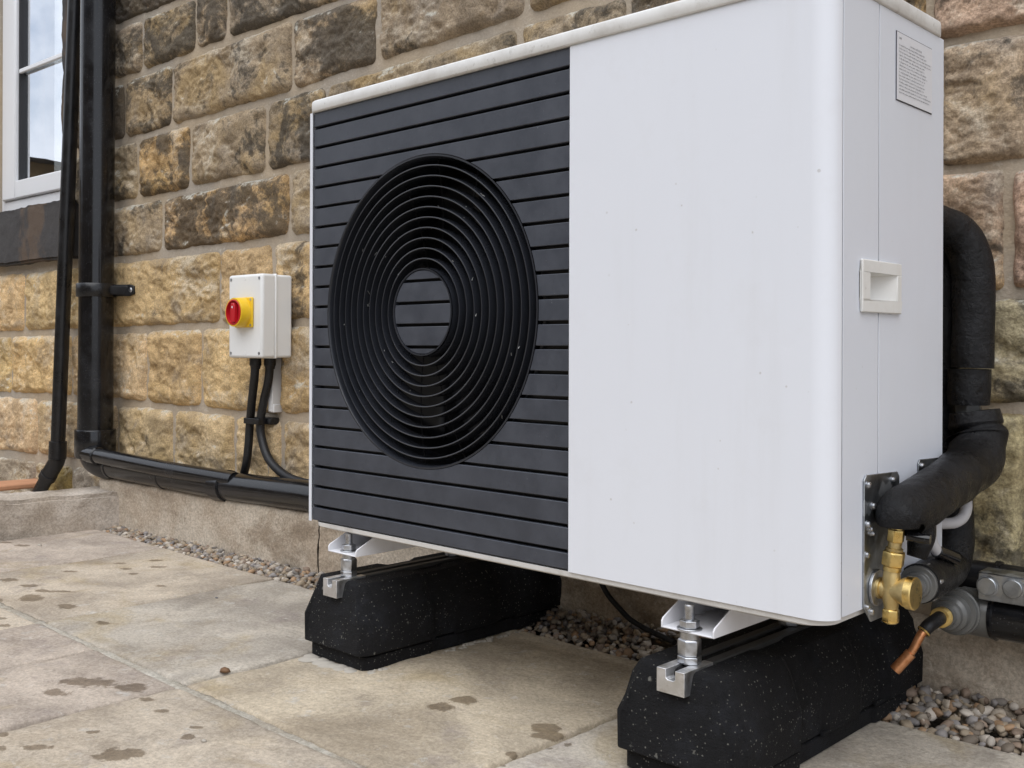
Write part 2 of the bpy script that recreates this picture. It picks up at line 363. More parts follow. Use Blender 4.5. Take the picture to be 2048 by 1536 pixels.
MAT = dict(
    stone=mk_stone(), mortar=mk_mortar(), sill=mk_sill(), slab=mk_slab(), pebble=mk_pebble(), glass=mk_glass(),
    plinth=mk_concrete('plinth_render', (.56, .49, .40), (.44, .36, .275), (.27, .21, .15), .7),
    kerb=mk_concrete('kerb_concrete', (.40, .34, .275), (.52, .46, .395), (.19, .15, .11), .85),
    joint=mk_concrete('joint_mortar', (.47, .44, .38), (.34, .30, .24), (.17, .15, .10), .75),
    jointdark=mk_concrete('old_joint', (.20, .175, .135), (.13, .11, .08), (.36, .33, .28), .6),
    soil=mk_concrete('soil', (.10, .085, .065), (.14, .115, .09), (.07, .06, .045)),
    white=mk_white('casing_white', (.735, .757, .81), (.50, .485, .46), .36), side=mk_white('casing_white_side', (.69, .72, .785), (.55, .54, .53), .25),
    lid=mk_lid(), pan=mk_white('pan_white', (.68, .67, .65), (.30, .265, .22), 1.4, .5), handle=mk_white('handle_white', (.74, .74, .72), (.38, .31, .22), .8, .4),
    bracket=mk_white('bracket_white', (.74, .74, .77), (.34, .27, .22), .75, .42),
    graph=mk_graph(), fan=simple('fan_black', (.012, .0125, .015), .34, .3, 30), ring=simple('ring_black', (.022, .024, .030), .27, .2, 30), dark=simple('cavity_black', (.006, .006, .007), .8, .3),
    rubber=mk_rubber(), pvc=mk_blackpipe(), pvcdull=mk_blackpipe('black_pvc_dull', .30, .8), foam=mk_foam(), cable=mk_blackpipe('cable_sheath', .5, .7),
    galv=mk_galv(), zinc=mk_metal('zinc_plated', (.40, .415, .44), (.56, .57, .59), .34, 60, .0006, (.26, .25, .24)),
    alu=mk_metal('aluminium', (.66, .67, .68), (.78, .78, .79), .42, 50, .0006, (.42, .40, .36)),
    brass=mk_metal('brass', (.68, .48, .16), (.80, .60, .25), .30, 45, .0006, (.42, .30, .12)), brasscast=mk_metal('brass_cast', (.55, .42, .19), (.66, .52, .26), .45, 60, .0012, (.36, .29, .15)),
    raildark=simple('dirty_rail', (.045, .044, .042), .55, .5, 35, 0, .2),
    copper=mk_metal('copper', (.62, .27, .12), (.74, .38, .20), .3, 45, .0006, (.30, .14, .08)),
    upvc=simple('window_white', (.78, .79, .81), .3, .02), gasket=simple('glazing_gasket', (.03, .03, .034), .5), curtain=simple('sheer_curtain', (.88, .89, .91), .9, .03),
    boxw=simple('enclosure_grey', (.77, .775, .765), .42, .04, 12), yellow=simple('switch_yellow', (.78, .50, .02), .35, .05), red=simple('switch_red', (.48, .012, .02), .32, .1),
    hose=simple('grey_hose', (.52, .51, .52), .42, .08), clay=simple('terracotta', (.48, .24, .13), .75, .2, 30, 0, .3), trunk=simple('trunking_white', (.70, .70, .70), .4, .05),
    labelw=simple('label_white', (.72, .73, .77), .3, .03), ink=simple('ink', (.07, .07, .09), .6), greyfit=simple('grey_fitting', (.115, .115, .11), .28, .25, 25), slate=simple('slate', (.10, .10, .11), .7, .3, 30, 0, .3),
    room=simple('room_plaster', (.35, .34, .33), .9, .05), leaf=simple('dry_leaf', (.16, .085, .04), .7, .2), ground=mk_concrete('yard_ground', (.22, .20, .17), (.28, .25, .2), (.16, .14, .11)),
    chaff=simple('chaff', (.34, .34, .33), .8, .4), nwall=mk_concrete('neighbour_stone', (.27, .20, .12), (.22, .165, .105), (.12, .10, .08)), nroof=simple('roof_slate', (.07, .07, .08), .7, .3),
    grout=simple('spilt_mortar', (.42, .385, .33), .9, .12, 30, 0, .4))

# ================================================================== SETTING
# ---- ground to the horizon
V = MB(); V.add([(-300, -300, -.06), (300, -300, -.06), (300, 300, -.06), (-300, 300, -.06)], [(0, 1, 2, 3)])
tag(V.build('ground', MAT['ground']), kind='structure')

# ---- paving: separate riven slabs on a mortar bed
BL = []
for z_ in [(170,655,75,16),(340,698,48,10),(150,597,60,8),(365,522,45,6),(685,533,30,6),(655,508,30,5),(830,595,35,6),(815,500,45,5),(800,465,50,6),(620,480,35,5),(300,625,80,7),(225,623,45,7),(540,780,50,10),(455,1090,150,28),(670,1112,90,25),(285,1145,75,20),(765,1180,45,12),(835,1243,45,10),(600,1475,120,30),(680,1455,100,28),(190,1435,95,15),(15,1360,35,20),(15,1435,30,18),(975,1375,40,12),(1010,1325,40,9),(480,1355,40,9),(20,795,40,10),(10,760,30,6),(30,375,40,6),(110,390,40,5),(40,565,50,12),(5,665,20,8)]:
    BL.append((z_[0] / 2.577, 940 + z_[1] / 2.577, z_[2] / 2.577, z_[3] / 2.577))
for z_ in [(905,300,85,30),(1055,252,95,27),(1575,432,110,38),(1580,480,110,25),(1715,535,35,16),(1350,597,50,18),(1400,610,50,20),(1300,675,25,10),(1600,555,30,8)]:
    BL.append((600 + z_[0] / 3.2, 1320 + z_[1] / 3.2, z_[2] / 3.2, z_[3] / 3.2))
WET = []
for (x, y, w, h) in BL:
    c = PZ(x, y, 0)[:2]; a = PZ(x + w, y, 0)[:2] - c; b = PZ(x, y + h, 0)[:2] - c
    WET.append((c, np.linalg.inv(np.stack([a, b], 1))))
def wetness(P):
    r = np.full(len(P), -3.)
    for c, inv in WET:
        q = (P[:, :2] - c) @ inv.T; r = np.maximum(r, 1 - np.sqrt((q * q).sum(1)))
    return r
paving = empty('paving', kind='structure')
def slab(x0, x1, y0, y1, tint, fine=True):
    cx, cy = (x0 + x1) / 2, (y0 + y1) / 2; st = .006 if fine else .03
    nu = max(3, int((x1 - x0) / st)); nv = max(3, int((y1 - y0) / st))
    u, v = np.meshgrid(np.linspace(x0, x1, nu), np.linspace(y0, y1, nv), indexing='ij')
    P = np.stack([u.ravel(), v.ravel(), np.zeros(nu * nv)], 1)
    ed = np.minimum.reduce([P[:, 0] - x0, x1 - P[:, 0], P[:, 1] - y0, y1 - P[:, 1]])
    S = P + np.array([tint[0] * 50, tint[1] * 40, x0])
    r = fbm(S, 5, 5, .5); t = np.floor(fbm(S * np.array([1, 1.6, 1]), 3.2, 4) * 4 + fbm(S, 20, 2) * .5) / 4
    z = r * .0026 + t * .0026 - sst(-ed, -.007 - .004 * np.clip(r, -1, 1), 0) * .0035
    P2 = np.stack([P[:, 0] - cx, P[:, 1] - cy, z], 1)
    wob = fbm(S, 12, 3) * .0025 * (ed < .004)
    P2[:, 0] += wob; P2[:, 1] += wob
    me = gridmesh('paving_slab', P2, nu, nv, (0, 0, -.03))
    w = np.full(len(me.vertices), -3., np.float32); w[:nu * nv] = wetness(P)
    me.attributes.new('wet', 'FLOAT', 'POINT').data.foreach_set('value', w)
    o = finish(me, 'paving_slab', MAT['slab'], paving, sharp=0); o.location = (cx, cy, 0); o.color = (*tint, 1)
buff = (.48, .42, .345); grey = (.45, .413, .36); pink = (.455, .395, .34); yel = (.485, .42, .325)
J = .0042
R1 = [-1.515, -1.088, -.545, .013, .612, 1.2, 1.8, 2.4]
for k, (a, b) in enumerate(zip(R1[:-1], R1[1:])):
    top = .292 if b < .1 else .372 if b < .7 else .395
    slab(a + J, b - J, -.2505, top, [pink, buff, grey, yel, grey, buff, grey][k], k < 5)
R2 = [-1.515, -1.1, -.545, -.285, .013, .62, 1.2, 1.8, 2.4]
for k, (a, b) in enumerate(zip(R2[:-1], R2[1:])): slab(a + J, b - J, -.83, -.2640, [grey, buff, pink, pink, buff, yel, grey, buff][k], k in (1, 2, 3, 4, 5))
R3 = [-1.515, -.9, -.3, .3, .9, 1.5, 2.4]
for k, (a, b) in enumerate(zip(R3[:-1], R3[1:])): slab(a + J, b - J, -1.42, -.84, [buff, grey, yel, buff, grey, pink][k], False)
for k, (a, b) in enumerate(zip(R3[:-1], R3[1:])): slab(a + J, b - J, -2.02, -1.43, [yel, buff, grey, pink, buff, grey][k], False)
def bedgrid(name, x0, x1, y0, y1, z, mat, parent, st=.012, amp=.0015):
    nu = max(2, int((x1 - x0) / st)); nv = max(2, int((y1 - y0) / st))
    u, v = np.meshgrid(np.linspace(x0, x1, nu), np.linspace(y0, y1, nv), indexing='ij')
    P = np.stack([u.ravel(), v.ravel(), np.full(nu * nv, z)], 1); P[:, 2] += fbm(P, 25, 3) * amp + fbm(P, 110, 2) * amp * .5
    return finish(gridmesh(name, P, nu, nv, (0, 0, -.03)), name, mat, parent, sharp=0)
bedgrid('joint_mortar', -1.51, 2.4, -2.0, .289, -.024, MAT['jointdark'], paving, .012, .004)
for yj in (-.257, -.835, -1.425): bedgrid('joint_mortar', -1.51, 2.4, yj - .009, yj + .009, -.0045, MAT['joint'], paving, .0045, .0016)
bedgrid('joint_mortar', .02, 2.4, .2885, .368, -.024, MAT['jointdark'], paving)

# ---- gravel drain strip along the plinth: one mass of pebbles
ICO = bmesh.new(); bmesh.ops.create_icosphere(ICO, subdivisions=2, radius=1)
IV = np.array([v.co[:] for v in ICO.verts]); IF = np.array([[v.index for v in f.verts] for f in ICO.faces]); ICO.free()
ICO = bmesh.new(); bmesh.ops.create_icosphere(ICO, subdivisions=1, radius=1)
IV1 = np.array([v.co[:] for v in ICO.verts]); IF1 = np.array([[v.index for v in f.verts] for f in ICO.faces]); ICO.free()
PC = np.array([(.30, .24, .17), (.36, .29, .21), (.22, .18, .14), (.28, .25, .22), (.40, .34, .27), (.34, .22, .13), (.17, .15, .13), (.46, .41, .35), (.27, .20, .15), (.25, .23, .22)])
def yw(X): return .50 + (X) * math.tan(TH)
def plinth_y(X): return yw(X) - (.087 if X < .12 else .018)
gv = []; gf = []; gc = []; off = 0
def pebble(x, y, z, r, hi):
    global off
    B, Fc = (IV, IF) if hi else (IV1, IF1)
    q = RNG.normal(size=4); q /= np.linalg.norm(q); w_, a, b, c = q
    R = np.array([[1-2*(b*b+c*c), 2*(a*b-c*w_), 2*(a*c+b*w_)], [2*(a*b+c*w_), 1-2*(a*a+c*c), 2*(b*c-a*w_)], [2*(a*c-b*w_), 2*(b*c+a*w_), 1-2*(a*a+b*b)]])
    sc = r * np.array([RNG.uniform(.85, 1.35), RNG.uniform(.7, 1.05), RNG.uniform(.5, .8)])
    d = 1 + .16 * np.sin(B @ RNG.normal(size=3) * 2.2 + RNG.uniform(0, 6)) + .1 * np.sin(B @ RNG.normal(size=3) * 3.5)
    v = (B * d[:, None] * sc) @ R.T
    v[:, 2] *= .75
    gv.append(v + (x, y, z)); gf.append(Fc + off); off += len(B)
    cc = PC[RNG.integers(len(PC))] * RNG.uniform(.75, 1.2); gc.append(np.tile(np.append(cc, 1), (len(B), 1)))
for (xa, xb, ya, dens, rmin, rmax, hi) in ((-1.60, -.02, .300, 9500, .0055, .011, False), (-.02, .78, .380, 9500, .005, .0105, True), (.78, 1.75, .403, 9000, .0055, .0118, True)):
    A = (xb - xa) * .14; n = int(A * dens)
    for _ in range(n):
        x = RNG.uniform(xa, xb); yb = plinth_y(x); t = RNG.uniform(0, 1); y = ya + (yb - ya) * t
        bank = .012 * t + (.022 * t if x > .12 else 0)
        pebble(x, y, -.012 + bank + RNG.uniform(-.006, .007), RNG.uniform(rmin, rmax) * (1 if RNG.uniform() < .9 else 1.35), hi and x > .9)
gvv = np.concatenate(gv); gff = np.concatenate(gf); gcc = np.concatenate(gc)
me = bpy.data.meshes.new('gravel'); me.vertices.add(len(gvv)); me.vertices.foreach_set('co', gvv.astype(np.float32).ravel())
me.loops.add(gff.size); me.loops.foreach_set('vertex_index', gff.astype(np.int32).ravel())
me.polygons.add(len(gff)); me.polygons.foreach_set('loop_start', np.arange(0, gff.size, 3, dtype=np.int32)); me.update(calc_edges=True)
me.color_attributes.new('tint', 'FLOAT_COLOR', 'POINT').data.foreach_set('color', gcc.astype(np.float32).ravel())
tag(finish(me, 'gravel', MAT['pebble'], sharp=0), kind='stuff', label='rounded tan and grey pebbles filling the drain strip along the wall', cat='gravel')
bedgrid('soil', -1.62, 2.3, .25, .60, -.026, MAT['soil'], None, .05, .002)['kind'] = 'structure'

# ================================================================== HOUSE WALL
wall = empty('house_wall', W0 + np.array([0, 0, 0]), 'coursed rock faced sandstone house wall with pale mortar joints and a window', 'wall')
wall.rotation_euler = (0, 0, TH)
# local axes of the wall: x along it, y into it, z up
def wl(o): o.parent = wall; return o
def zl(pts):                                   # a bed joint through measured points, as height over distance
    q = sorted(SZ(*p) for p in pts); xs = [a for a, _ in q]; zs = [b for _, b in q]
    sl_ = (zs[-1] - zs[0]) / (xs[-1] - xs[0]) if len(xs) > 1 else 0
    return lambda s: float(np.interp(s, xs, zs))
beds = [zl([(232, -72), (300, -110)]), zl([(232, 53.7), (363, 4)]), zl([(232, 168), (580, 36), (640, 20)]), zl([(232, 288.5), (616, 178), (1160, 8)]),
        zl([(0, 452), (232, 412), (616, 331), (1890, 88), (2048, 64)]), zl([(0, 546), (150, 532), (232, 521), (616, 474), (1890, 340), (2048, 325)]),
        zl([(0, 668), (150, 664), (232, 660), (616, 644), (1984, 592), (2048, 588)]), zl([(0, 789), (150, 797), (232, 805), (616, 838), (1984, 815)]),
        zl([(0, 904), (150, 922), (232, 928), (616, 985)])]
def sx(px, y): return SZ(px, y)[0]
def pxs(y, *xs): return [sx(x, y) for x in xs]
WL, WR, WB, WTOP = SZ(4, 300, -.075)[0] - .012, sx(128, 400), SZ(60, 418)[1], 2.35       # window opening
SILL_R = sx(163, 480); JAMB_R = sx(152, 250)
rr = random.Random(4)
def filler(a, b):
    out = []; x = a
    while b - x > .42:
        x += rr.uniform(.17, .36); out.append(x)
    return out
def course(left_edge, js):                      # joints, seeded to both sides by plausible ones
    return filler(-3.3, left_edge - .18) + js + filler(js[-1], 2.5)
C = []
# measured joints (left of the unit, above it and right of it), filled in behind the unit
SR = sx(2016, 450)
def seq(meas, right=()):
    m_ = sorted(meas); f = []
    x = m_[-1]; lim = (min(right) if right else 2.6)
    while lim - x > .45:
        x += rr.uniform(.2, .36); f.append(x)
    g = []
    if right:
        x = max(right)
        while x < 2.3: x += rr.uniform(.22, .36); g.append(x)
    return m_ + f + sorted(right) + g
JAMB = JAMB_R
rows = [
    (seq([JAMB] + pxs(20, 463, 713)), 0),
    (seq([JAMB] + pxs(70, 288, 394, 459, 713)), 1),
    (seq([JAMB] + pxs(160, 254, 347, 588) + pxs(60, 758, 1053)), 2),
    (seq([JAMB] + pxs(260, 279.5, 385, 536) + pxs(180, 656) + pxs(60, 1042), [sx(1862, 60)]), 3),
    (seq([SILL_R] + pxs(420, 329, 582), [sx(1875, 200), sx(2070, 200)]), 4),
    (seq([-3.35, -3.02] + [-2.78] + pxs(600, 52, 236 - 20, 444, 549), [sx(1850, 450), SR]), 5),
    (seq([-3.35, -3.02] + [-2.86] + pxs(720, 26, 147, 299, 407, 563), [sx(1840, 700), sx(2090, 700)]), 6),
    (seq([-3.35, -3.02] + [-2.7] + pxs(860, 79, 160, 238, 350, 474), [sx(1830, 900), sx(2062, 900)]), 7)]
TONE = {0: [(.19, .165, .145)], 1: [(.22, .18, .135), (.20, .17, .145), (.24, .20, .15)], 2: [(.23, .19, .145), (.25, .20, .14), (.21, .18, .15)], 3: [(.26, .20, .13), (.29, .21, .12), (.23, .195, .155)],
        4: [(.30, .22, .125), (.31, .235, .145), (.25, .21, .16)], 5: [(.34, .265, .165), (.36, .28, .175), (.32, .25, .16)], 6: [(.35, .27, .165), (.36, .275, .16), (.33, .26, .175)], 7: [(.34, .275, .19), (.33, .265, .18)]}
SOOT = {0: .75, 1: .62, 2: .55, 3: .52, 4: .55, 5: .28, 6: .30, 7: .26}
BANDS = []
def stone(s0, s1, zb, zt, tone, soot, st, amp=1., seed=0, rc=.02, ew=.026):
    """rock faced block as a height field that sinks below the mortar round its rounded outline; zb, zt = heights at both ends"""
    pad = .006; x0, x1 = s0 - pad, s1 + pad
    zlo = min(zb) - pad; zhi = max(zt) + pad
    nu = max(4, int((x1 - x0) / st)); nv = max(4, int((zhi - zlo) / st))
    u, v = np.meshgrid(np.linspace(x0, x1, nu), np.linspace(zlo, zhi, nv), indexing='ij'); u = u.ravel(); v = v.ravel()
    P = np.stack([u, v, np.full(len(u), seed * 3.17)], 1)
    t = (u - s0) / (s1 - s0)
    b_ = zb[0] + (zb[1] - zb[0]) * t; t_ = zt[0] + (zt[1] - zt[0]) * t
    wob = fbm(P, 14, 3) * .0042
    dx = np.minimum(u - s0, s1 - u); dz = np.minimum(v - b_, t_ - v)
    r = rc
    qx = np.maximum(r - dx, 0); qz = np.maximum(r - dz, 0)
    sd = np.minimum(np.maximum(r - dx, r - dz), 0) ; sd = r - np.sqrt(qx * qx + qz * qz) - sd
    sd = np.where((dx > r) & (dz > r), np.minimum(dx, dz), sd) + wob
    e = sst(sd, 0, ew)
    big = fbm(P, 7.5, 3, .5) * .017 + fbm(P * np.array([1., 1.25, 1.]), 9, 5, .58, True) * .018
    tilt = ((u - (s0 + s1) / 2) * rr.uniform(-.05, .05) + (v - (zlo + zhi) / 2) * rr.uniform(-.05, .06))
    med = fbm(P, 36, 5, .66) * .0048 + fbm(P * np.array([1., 1.6, 1.]) + fbm(P, 9, 2)[:, None] * .03, 28, 4, .6, True) * .0040
    body = e * (.010 + amp * .85 * (big + tilt)) + sst(sd, 0, .010) * med
    h = -.009 + sst(sd, -.005, .006) * .0150 + np.maximum(body, -.0015 + .3 * np.minimum(body, 0))
    h = np.where(h > 0, .026 * np.tanh(h / .026), h)
    cx, cz = (s0 + s1) / 2, (zlo + zhi) / 2
    V_ = np.stack([u - cx, -h, v - cz], 1)
    me = gridmesh('stone', V_, nu, nv, (0, .06, 0))
    o = wl(finish(me, 'stone', MAT['stone'], sharp=0)); o.location = (cx, 0, cz)
    o.color = (*tone, soot); BANDS.append(1)
    return o
GAP = .0088
sd_ = 0
OVERRIDE = {}
for js, k in rows:
    bt, bb = beds[k], beds[k + 1]
    lo_ = js if k >= 5 else js
    for a, b in zip(js[:-1], js[1:]):
        sd_ += 1
        if b < -3.4 or a > 2.5: continue
        x0, x1 = a + GAP * rr.uniform(.7, 1.35), b - GAP * rr.uniform(.7, 1.35)
        vis = -2.65 < b and a < -.55 or .9 < b and a < 1.3 or k <= 3 and a < .55
        st = (.0032 if a > .8 else .0042) if vis else .014
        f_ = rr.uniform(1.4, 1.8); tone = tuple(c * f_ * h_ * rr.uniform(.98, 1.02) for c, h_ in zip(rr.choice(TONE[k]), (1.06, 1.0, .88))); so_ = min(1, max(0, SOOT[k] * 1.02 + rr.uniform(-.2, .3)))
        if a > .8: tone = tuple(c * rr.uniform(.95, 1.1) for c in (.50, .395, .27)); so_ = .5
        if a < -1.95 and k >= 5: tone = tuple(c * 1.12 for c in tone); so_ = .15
        g = GAP * rr.uniform(.8, 1.3)
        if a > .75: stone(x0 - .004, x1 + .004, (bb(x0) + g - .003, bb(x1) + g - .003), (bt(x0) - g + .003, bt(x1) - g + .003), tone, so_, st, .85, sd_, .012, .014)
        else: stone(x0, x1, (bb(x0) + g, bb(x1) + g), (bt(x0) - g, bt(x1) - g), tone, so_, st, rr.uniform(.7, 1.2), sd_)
# rows above and left of the window, and the lowest stones beside the kerb
z_ = beds[0](0)
for lev in range(3):
    x = JAMB_R + (0 if lev < 2 else 0); zt = z_ + .2
    js = [JAMB_R] + [JAMB_R + .1 + .29 * q + rr.uniform(-.05, .05) for q in range(1, 14)]
    for a, b in zip(js[:-1], js[1:]):
        sd_ += 1; stone(a + GAP, b - GAP, (z_ + GAP,) * 2, (zt - GAP,) * 2, rr.choice(TONE[1]), .6, .014, 1, sd_)
    z_ = zt
z_ = SZ(0, 546)[1]
while z_ < 2.3:
    zt = z_ + .205; js = [-3.3, -3.02 + rr.uniform(-.04, .04), WL - .015]
    for a, b in zip(js[:-1], js[1:]):
        sd_ += 1; stone(a + GAP, b - GAP, (z_ + GAP,) * 2, (zt - GAP,) * 2, rr.choice(TONE[3]), .4, .012, 1, sd_)
    z_ = zt
b8 = beds[8]
lo = SZ(0, 985)[1] - .12
for (xa, xb, tn, so_) in ((sx(-160, 940), sx(-2, 940), (.36, .30, .22), .1), (sx(-2, 940), sx(73, 940), (.38, .32, .245), .08), (sx(74, 940), sx(146, 940), (.30, .225, .09), .2), (sx(149, 940), sx(238, 960), (.30, .265, .22), .35)):
    sd_ += 1; stone(xa + .005, xb - .005, (lo, lo), (b8(xa) - .02, b8(xb) - .02), tn, so_, .0042, .7, sd_)
# mortar backing round the window opening
def backing(s0, s1, z0, z1, st=.012):
    nu = max(2, int((s1 - s0) / st)); nv = max(2, int((z1 - z0) / st))
    u, v = np.meshgrid(np.linspace(s0, s1, nu), np.linspace(z0, z1, nv), indexing='ij'); P = np.stack([u.ravel(), v.ravel(), np.zeros(nu * nv)], 1)
    h = fbm(P, 9, 3) * .0022 + fbm(P, 40, 3, .6) * .0016
    o = wl(finish(gridmesh('mortar_bed', np.stack([P[:, 0], -h, P[:, 1]], 1), nu, nv, (0, .25, 0)), 'mortar_bed', MAT['mortar'], sharp=0)); return o
backing(WR + .0005, 2.6, -.1, 2.35, .009); backing(-3.4, WR, -.1, WB - .12, .01); backing(-3.4, WL, WB - .1195, 2.35, .02)
V = MB(); V.box((-7, -.004, 2.35), (6, .25, 5.5)); V.box((-7, -.004, -.1), (-3.4, .25, 2.3495)); V.box((2.6, -.004, -.1), (6, .25, 2.3495))
wl(V.build('wall_core', MAT['mortar']))
# window sill, jamb, lintel
def roughbox(name, a, b, mat, n=.006, st=.012, bev=.008):
    bm = bmesh.new(); bmesh.ops.create_cube(bm, size=1)
    bmesh.ops.scale(bm, vec=Vector(b) - Vector(a), verts=bm.verts); bmesh.ops.translate(bm, vec=(Vector(a) + Vector(b)) / 2, verts=bm.verts)
    bmesh.ops.bevel(bm, geom=bm.edges, offset=bev, segments=2, affect='EDGES')
    for ax_ in range(3):
        L = b[ax_] - a[ax_]; k = min(90, int(L / st))
        for i in range(1, k):
            pl = [0, 0, 0]; pl[ax_] = a[ax_] + L * i / k; no = [0, 0, 0]; no[ax_] = 1
            bmesh.ops.bisect_plane(bm, geom=bm.verts[:] + bm.edges[:] + bm.faces[:], plane_co=pl, plane_no=no)
    bm.normal_update(); co = np.array([v.co[:] for v in bm.verts]); no = np.array([v.normal[:] for v in bm.verts])
    h = fbm(co, 9, 3) * n + fbm(co, 40, 3) * n * .4
    for v, c in zip(bm.verts, co + no * h[:, None]): v.co = c
    me = bpy.data.meshes.new(name); bm.to_mesh(me); bm.free()
    return finish(me, name, mat, sharp=50)
szb = SZ(60, 528)[1]
wl(roughbox('window_sill', (WL - .16, -.045, szb), (SILL_R, .14, WB), MAT['sill'], .005))
wl(roughbox('window_jamb', (WR, -.012, WB + .002), (JAMB_R - .006, .14, WTOP), MAT['sill'], .004))
wl(roughbox('window_lintel', (WL - .2, -.012, WTOP), (JAMB_R + .2, .14, WTOP + .22), MAT['sill'], .004))
# window: outer frame, sash, glazing bar, pane
WD = .075
def wz(px, py): return SZ(px, py, -WD)
win = bpy.data.objects.new('window', None); COL.objects.link(win); wl(win); win['label'] = 'white window frame with one slim glazing bar'
FL = wz(4, 300)[0]; GL = wz(36, 300)[0]; fb = wz(70, 418)[1]; WR_ = WR + .012
def bar(name, x0, x1, z0, z1, y0, y1, mat, bev=.004):
    V = MB(); V.box((x0, y0, z0), (x1, y1, z1)); o = V.build(name, mat, None, bev); o.parent = win; return o
bar('frame', FL, FL + .028, WB + .004, WTOP - .004, WD, WD + .06, MAT['upvc'])
bar('frame', FL + .029, WR_, WB + .004, wz(70, 392)[1], WD, WD + .06, MAT['upvc'])
bar('sash', FL + .029, GL, wz(70, 392)[1] + .001, WTOP - .05, WD - .012, WD + .05, MAT['upvc'], .006)
bar('sash', GL + .001, WR_, wz(70, 392)[1] + .001, wz(70, 354)[1], WD - .012, WD + .05, MAT['upvc'], .006)
bar('gasket', GL, GL + .008, wz(70, 354)[1], WTOP - .05, WD + .002, WD + .03, MAT['gasket'], 0)
gb = wz(80, 126)[1]
bar('glazing_bar', GL + .004, WR_, gb - .009, gb + .009, WD + .0, WD + .012, MAT['upvc'], .004)
V = MB(); V.box((GL + .002, WD + .018, wz(70, 354)[1] - .004), (WR_, WD + .024, WTOP - .05)); o = V.build('pane', MAT['glass']); o.parent = win
# room behind and its curtain
V = MB(); V.box((WL - .3, 1.2, WB - .3), (WR + .6, 1.25, 2.6)); V.box((WL - .35, .28, WB - .35), (WL - .3, 1.25, 2.6)); V.box((WR + .6, .28, WB - .35), (WR + .65, 1.25, 2.6)); V.box((WL - .35, .28, WB - .36), (WR + .65, 1.25, WB - .3)); V.box((WL - .35, .28, 2.6), (WR + .65, 1.25, 2.65))
wl(V.build('room_lining', MAT['room']))
cs = np.linspace(wz(80, 300)[0], WR + .25, 140); cz = np.linspace(WB + .01, 2.3, 6); pts = []
for s in cs:
    for z in cz:
        y = .122 + .010 * math.sin(s * 95) + .005 * math.sin(s * 37 + 1); pts.append(W0 + WT * s + WN * y + np.array([0, 0, z]))
cu = finish(gridmesh('curtain', np.array(pts), 140, 6), 'curtain', MAT['curtain'], sharp=0)
md = cu.modifiers.new('thickness', 'SOLIDIFY'); md.thickness = .002
tag(cu, 'white pleated curtain hanging behind the window panes', 'curtain')

# plinth
def plinth(x0, x1, front, z1, name='plinth'):
    st = .008; nu = int((x1 - x0) / st)
    prof = [(front, -.05)] + [(front, -.05 + (z1 - .012 + .05) * q / 22) for q in range(1, 23)] + [(front - .003, z1 - .004), (front - .010, z1 + .001)] + [(front - .010 - (front + .01) * q / 8, z1 + .002 + .012 * q / 8) for q in range(1, 9)]
    U = np.linspace(x0, x1, nu); pr = np.array(prof); nv = len(pr)
    u = np.repeat(U, nv); yy = np.tile(pr[:, 0], nu); zz = np.tile(pr[:, 1], nu)
    P = np.stack([u, zz, yy], 1); h = fbm(P, 6, 4) * .006 + fbm(P, 30, 4, .6) * .0028
    V_ = np.stack([u, -(yy + h * (yy > 0)), zz + h * .5 * (zz > z1 - .01)], 1)
    return wl(finish(gridmesh(name, V_, nu, nv, None), name, MAT['plinth'], sharp=0))
pz = PY(258, 962, .352)[2]
plinth(-1.60, -.51, .087, pz - .004); plinth(-.505, .12, .087, pz - .006)
plinth(.121, 2.6, .018, PY(1990, 1266, .53)[2])
V = MB(); V.box((.117, -.085, -.05), (.121, .01, pz)); wl(V.build('plinth_return', MAT['plinth']))

nh = empty('neighbour_house', (-15, -6, 0), 'brown stone house across the yard, low wing reflected in the window, long wing added unseen to darken the horizon', 'house')
def NHp(o): return under(o, nh)
V = MB(); V.box((-22, -12, -.06), (-11, 3, 2.8)); NHp(V.build('wall', MAT['nwall']))
V = MB(); V.prism([(-22.3, -12.3, 2.8005), (-10.7, -12.3, 2.8005), (-16.5, -12.3, 3.4)], (0, 15.6, 0)); NHp(V.build('roof', MAT['nroof']))
V = MB(); V.box((-11, -15, -.06), (7, -10, 4.6)); NHp(V.build('wall', MAT['nwall']))  # long wing opposite: unseen, added to block low sky light
V = MB(); V.prism([(-11.3, -15.3, 4.6005), (-11.3, -9.7, 4.6005), (-11.3, -12.5, 6.8)], (18.6, 0, 0)); NHp(V.build('roof', MAT['nroof']))
for (x, y, z) in ((-8, -9.99, .9), (-4.5, -9.99, .9), (-1, -9.99, .9), (3, -9.99, .9), (-6, -9.99, 3), (0, -9.99, 3)):  # windows of the added long wing
    V = MB(); V.box((x, y, z), (x + 1.1, y + .03, z + 1.2)); w_ = NHp(V.build('window', MAT['gasket'])); V = MB(); V.box((x - .08, y + .001, z - .12), (x + 1.18, y + .09, z - .001)); o = V.build('window_ledge', MAT['kerb']); o.parent = nh; o.matrix_parent_inverse = Matrix.Translation(-Vector(nh.location))

